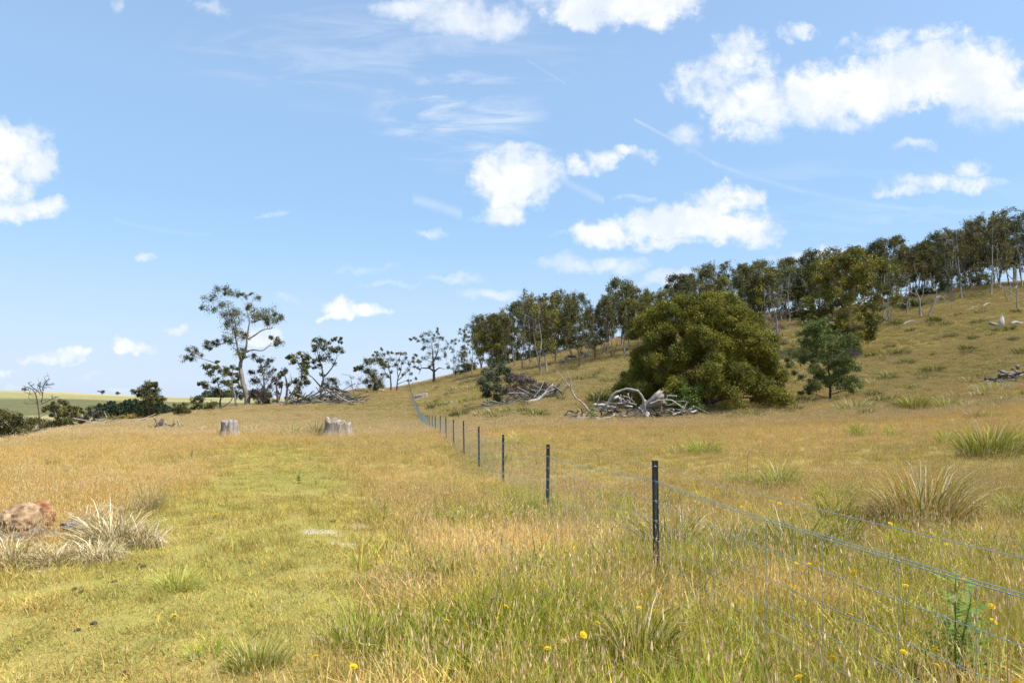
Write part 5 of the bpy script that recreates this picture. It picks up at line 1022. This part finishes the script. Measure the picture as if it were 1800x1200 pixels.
T_ = [('bright green tussock, left of the close pair beyond the nearest post',1297,852,64,34,'green',150),('dense bright green tussock, right of the close pair beyond the nearest post',1368,858,100,50,'green',300),
 ('big dark olive tussock with bleached skirts near the right edge',1738,806,135,66,'olive',620),('broad rusty and straw streaked tussock right of the fence',1625,925,200,105,'rust',700),
 ('upright rounded olive tussock with pale tips right of the young tree',1608,724,58,36,'olive',300),('long low tussock with bleached tips at the foot of the young tree',1505,722,105,24,'bleach',320),
 ('bright yellow green tussock right of the fence in the golden grass',1238,798,72,32,'green',190),('small green tussock beside the bright yellow green one',1190,796,44,18,'green',80),('spiky green tussock midway to the young tree',1510,768,50,28,'green',110),('low green tussock right of the spiky green one',1570,768,48,22,'green',80),
 ('tall strappy olive tussock directly behind the nearest post',1180,985,130,95,'olive',420),('strappy green and straw tussock right of the nearest post',1400,985,170,85,'olive',420),('wispy straw streaked tussock between the two strappy ones',1290,985,130,80,'bleach',300),
 ('dry grey brown tuft at the foot of the second post',992,922,54,36,'brown',260),('small green tuft in the grass left of the second post',812,948,62,26,'green',120),('low green tuft midway between track and fence',797,872,52,20,'green',90),
 ('yellow green tuft sprawling on the grazed track',312,1034,110,44,'yellow',260),('fine grey green tuft at the edge of the track',452,1172,130,52,'grey',300),('strappy green tuft left of the fine grey green one',372,1152,120,40,'green',80),
 ('large upright green tussock at the bottom beside the track',640,1140,170,95,'green',260),('arching dark green tussock in the tall grass below the nearest post',1010,1100,120,90,'green',240),('tall dark green tussock at the bottom right of centre',1120,1190,150,130,'olive',420),
 ('pale straw tussock farthest left at the photo edge',18,996,110,74,'straw',420),('straw tussock below the small rusty boulder',95,990,110,56,'straw',420),('tall bleached straw tussock, largest of the straw clump',200,962,135,96,'straw',720),('straw tussock at the middle right of the straw clump',172,985,110,60,'straw',420),('upper straw tussock behind the dark ridged rock',165,920,90,50,'straw',380),
 ('slender straw and green tussock at the right side of the straw clump',252,962,75,64,'straw',300),('fine dark upright tuft at the top right of the straw clump',262,903,56,46,'brown',220),('straw tussock top centre of the straw clump',218,905,90,42,'straw',320),
 ('green strappy tussock at the right edge above the wires',1795,800,60,50,'olive',200),('rough tussock left of the big dark olive one',1668,780,50,30,'green',120),('dull tussock right of the upright rounded one',1665,722,46,24,'grey',160),
 ('rusty low tussock left of the broad rusty one',1560,905,90,44,'rust',200),('strappy green tussock between the wires at the right',1480,960,90,60,'olive',260),
 ('soft green tussock between the rusty one and the bright green pair',1470,880,90,40,'green',200),('low green tussock below the broad rusty one at the right',1700,960,110,44,'green',200),('yellowish tussock in the long grass under the wires at the right',1560,1010,130,60,'olive',260),('green tussock at the right edge level with the broad rusty one',1790,905,90,50,'green',180),('low yellow green tussock right of the second post',1060,880,60,28,'green',110),('leafy green tussock left of the broad rusty one',1470,925,100,60,'olive',220),
 ('green tussock just behind the third and fourth posts',905,782,60,24,'yellow',120),('low green growth behind the second post',880,812,60,22,'green',90),
 ('wispy pale tuft left of the pale stump',350,764,26,22,'straw',60),('thin pale tuft beside the pale stump',374,766,16,20,'straw',50),('pale cream tuft right of the pale stump',446,764,30,22,'straw',90),('long pale tuft left of the wide stump',515,768,50,24,'bleach',120),('brown upright tuft against the wide stump',556,768,30,26,'brown',120)]
def tussocks():
    for l, px, py, w, h, k, n in T_:
        tuss(l, px, py, w, h, k, n, .012 if k in ('olive','straw','bleach','rust') else .008, fine=k in ('grey','brown'), bleach=.10 if k in ('rust','olive') and n > 250 else .04)
    # on the hillside: shared shapes
    ms = [tussock_mesh(w, h, k, n, .05, False, .05) for w, h, k, n in ((2.6,.7,'hill',190),(2.0,.8,'dark',190),(3.6,.7,'hill',220),(1.8,.65,'brown',130),(2.8,.6,'olive',110),(1.5,.7,'dark',130),(3.6,.6,'bleach',170))]
    wd = ['olive','dark round','wide olive green','small brown','yellowish','small dark','pale streaked']; cnt = {}
    def put(px, py, k, sc=1.0):
        Y = ray_ground(px, py); o = link(bpy.data.objects.new('tussock', ms[k])); o.location = at(px, Y); f = sc*(.8+.7*R.random()); o.scale = (f*1.15, f*1.15, f*1.1); o.rotation_euler = (0, 0, R.random()*6.28)
        sec = 'on the slope beside the fence' if px < 870 else 'on the slope left of the round wattle' if px < 1110 else 'on the slope above the young tree' if px < 1560 else 'on the open right hillside'
        L_.append((px, py, k, sec, o))
    L_ = []
    for px, py, k in ((770,684,1),(800,689,0),(812,690,3),(775,706,2),(845,686,4),(860,700,0),(830,715,2),(760,722,1),(850,728,2),(905,728,2),(880,738,2),(790,696,5),(940,735,0),(955,742,4),(1020,668,2),(1060,652,1),(1075,672,2),(1045,686,4),(1095,668,0),(1010,650,0),(1085,690,2),(1000,690,4),(1050,735,4),(1100,706,0),
        (1540,625,2),(1620,654,4),(1640,653,2),(1630,666,2),(1560,668,0),(1470,614,1),(1415,600,3),(1376,606,1),(1385,650,0),(1440,598,5),(1685,556,1),(1640,573,1),(1660,572,0),(1785,550,1),(1600,583,5),(1577,580,1),(1720,568,0),(1675,592,2),(1700,617,1),(1710,622,2),(1738,628,0),(1750,615,4),(1780,600,1),(1650,596,3),(1740,590,3),(1765,640,3),(1690,640,3),(1795,622,0),(1590,600,3),(1640,625,5),(1560,585,3),(1725,665,0),(1700,675,3),(1650,708,3),(1680,700,3),(1725,700,3),(1790,700,4),(1760,712,0),(1500,680,4),(1410,712,1),(1520,695,2),(1560,706,2),(1370,716,1),(1345,718,1),(1330,722,0)):
        put(px, py, k, .8)
    for _ in range(170):
        px = 735+1065*R.random(); top = np.interp(px, [720,860,1000,1300,1500,1800], [690,668,640,590,560,520]); py = top+(745-top)*R.random(); 
        if py < 740 and not (1095 < px < 1390 and py < 722): put(px, py, int(R.integers(0, 7)), .5+.6*R.random())
    L_.sort(key=lambda t: t[1]//14*10000+t[0])
    for px, py, k, sec, o in L_:
        key = (k, sec); cnt[key] = cnt.get(key, 0)+1
        tag(o, '%s %s tussock counted downhill %s' % (ordinal(cnt[key]), wd[k], sec), 'tussock', 'tussocks dotted over the hillside')
tussocks()

def weeds():
    def thistle(label, px, Y, h, col=(.17,.27,.06), n=26, grey=False):
        root = link(bpy.data.objects.new('thistle', None)); root.location = at(px, Y); tag(root, label, 'weed')
        st = MB(); lf = MB()
        for k in range(3):
            a = R.random()*6.28; e = np.array([math.cos(a)*h*.22*k*.5, math.sin(a)*h*.22*k*.5, h*(1-.14*k)]); Q = polyline([(0,0,0), e*.5+[0,0,.03], e], .06, .006); tube(st, Q, np.linspace(.007, .003, len(Q)), 5, (*np.array(col)*.8, 1))
            for i in range(n):
                q = Q[int(len(Q)*(.12+.86*i/n))]; an = i*2.4; L = h*.30*(1-.55*i/n)+.02; d = np.array([math.cos(an), math.sin(an), .45]); s_ = np.array([-math.sin(an), math.cos(an), 0])
                m = 6
                for j in range(m):       # lobed leaf: pairs of narrow teeth along a rib
                    c = q+unit(d)*L*(j+.6)/m; w = L*.26*math.sin(math.pi*(j+1)/(m+1)); f = unit(d)*L*.09
                    lf.add([c-f*.6, c+s_*w+f, c+f*.8, c-s_*w+f], None, [(0,1,2,3)], (*np.array(col)*(.8+.5*R.random()), 1))
        st.obj('stem', M_TUSS, root); lf.obj('leaves', M_TUSS, root, False)
    thistle('feathery green thistle in the long grass behind the wires at the bottom right', 1680, 4.1, .75)
    thistle('green thistle in the seeding grass left of the nearest post', 932, 6.7, .34)
    thistle('small dark weed between the second and third posts', 915, 10.5, .25)
    thistle('lone green weed in the golden grass left of the pale stump', 338, 23.5, .32)
    thistle('green weed growing through the left of the log heap', 1043, 48.5, 1.3, n=30)
    thistle('small weed left of the nearest post on the grazed track', 526, 15.5, .24)
    # dead spindly stalks
    for l, px, py, hpx in (('dead upright seed stalk between the bright green pair', 1314, 842, 52), ('brown dead stalk in the golden grass at the left', 117, 828, 16), ('thin dead stalk standing on the slope right of the fence top', 784, 704, 26), ('pale dead flower stalk in the seeding grass at the bottom centre', 862, 1150, 110)):
        Y = ray_ground(px, py); b = at(px, Y); h = hpx*Y/FPX; mb = MB(); Q = polyline([(0,0,0),(.01*h,0,h*.5),(.03*h,0,h)], h/8, h*.01); tube(mb, Q, np.linspace(.012, .005, len(Q))*(h**.5), 4, (.30,.22,.16,1))
        for i in range(8): q = Q[2+int((len(Q)-3)*R.random())]; e = q+unit(R.normal(size=3)+[0,0,.8])*h*.14; tube(mb, [q, e], [.004, .003], 3, (.33,.25,.18,1))
        o = mb.obj('dead_stalk', M_TUSS); o.location = b; tag(o, l, 'dead stalk')
weeds()
def flowers():
    st = MB(); Q = polyline([(0,0,0),(.01,0,.2),(.02,.01,.42)], .08, .004); tube(st, Q, .0022, 4, (.22,.27,.07,1)); stm = st.mesh('flower_stem', M_TUSS)
    hd = MB(); n = 16
    for ring, (r, z) in enumerate(((.019,.002),(.013,.006))):
        for i in range(n):
            a = i*2*np.pi/n+ring*.2; d = np.array([math.cos(a), math.sin(a), 0]); s_ = np.array([-math.sin(a), math.cos(a), 0])*.0036; hd.add([d*.002, d*r*.6-s_+[0,0,z], d*r+[0,0,z*.8], d*r*.6+s_+[0,0,z]], None, [(0,1,2,3)], (.90,.62,.02,1))
    tube(hd, [(0,0,-.008),(0,0,0),(0,0,.005)], [.004,.006,.005], 8, (.75,.48,.02,1)); hm = hd.mesh('petals', M_TUSS, False)
    given = [(1148,1073),(1117,1067),(885,1064),(785,1088),(556,1155),(616,1169),(925,1139),(947,1136),(962,1136),(1025,1117),(1044,1093),(996,1127),(1490,1078),(1596,1145),(1649,1172),(1422,995),(1420,990),(1504,1005),(1519,1031),(1597,1030),(1790,1198),(1167,1000),(1329,1075),(1412,1190),(1469,1158),(1740,1063),(1652,1139),(1388,1030),(1398,990),(1463,970),(1300,890),(1514,917),(1637,937),(1573,966),(1660,955),(1745,967),(1722,966),(1778,960),(1729,957),(1699,920),(1672,1009),(1681,1016),(1694,1018),(1717,1061),(1742,1092),(1500,1006),(1240,868),(1258,868),(1216,838),(1217,853),(1220,865),(1189,807),(1232,814),(1250,879),(1275,876),(1356,880),(1332,838),(1300,834),(1445,865),(1400,850),(1043,828),(1062,845),(1098,900),(1052,835),(1128,920),(303,1079),(378,903),(320,921),(950,948),(990,970),(1003,961),(1447,880),(1367,884),(1532,939),(1484,905),(1593,920),(1600,796),(1605,790),(1609,802),(1563,920)]
    for i, (px, py) in enumerate(given):
        h = .42*(.8+.35*R.random()) if py > 880 else .25; h = .06 if px < 600 and py < 1120 else h
        v = (HOR-py)/FPX; Yf = (CAMZ-h)/(-v); Yf = max(Yf, 2.4)
        for _ in range(3): g = gz1((px-900)/FPX*Yf, Yf); Yf = max((CAMZ-h-g)/(-v), 2.4)
        x = (px-900)/FPX*Yf; o = link(bpy.data.objects.new('yellow_flower', stm)); f = h/.42; o.location = (x, Yf, gz1(x, Yf)); o.scale = (1, 1, f); o.rotation_euler = (0, 0, R.random()*6.28)
        tag(o, 'small yellow dandelion-like flower on a thin stalk in the grass', 'flower', 'yellow flowers scattered through the grass')
        q = link(bpy.data.objects.new('petals', hm), o); q.location = (.02, .01, .42); sc = 1.15*(.8+.5*R.random())*(1+.06*max(0, Yf-6)); q.scale = (sc, sc, sc/f); q.rotation_euler = (R.normal()*.3-.35, R.normal()*.3, R.random()*6)
    # dark dung pellets on the track
    for k, (px, py) in enumerate(((203,1022),(212,1018),(143,1041),(45,1073),(30,1146),(137,1108),(170,1100),(246,992),(252,997),(594,911),(583,917),(513,950),(422,911),(435,957),(440,990),(530,976),(556,952),(222,1185),(165,1097),(436,960),(372,938),(445,1044),(132,1036),(195,1024),(588,918))):
        Y = ray_ground(px, py); r = .009+.014*R.random(); mb_o = None
        o = rock('dung', 'small dark dung lump lying on the grazed track', at(px, Y)+[0,0,r*.6], (r*1.6, r*1.3, r*.6), (.07,.055,.04), (.10,.08,.06), 60+k, 'dung', R.random()*3, 'dung lumps on the grazed track', M_DUNG)
flowers()
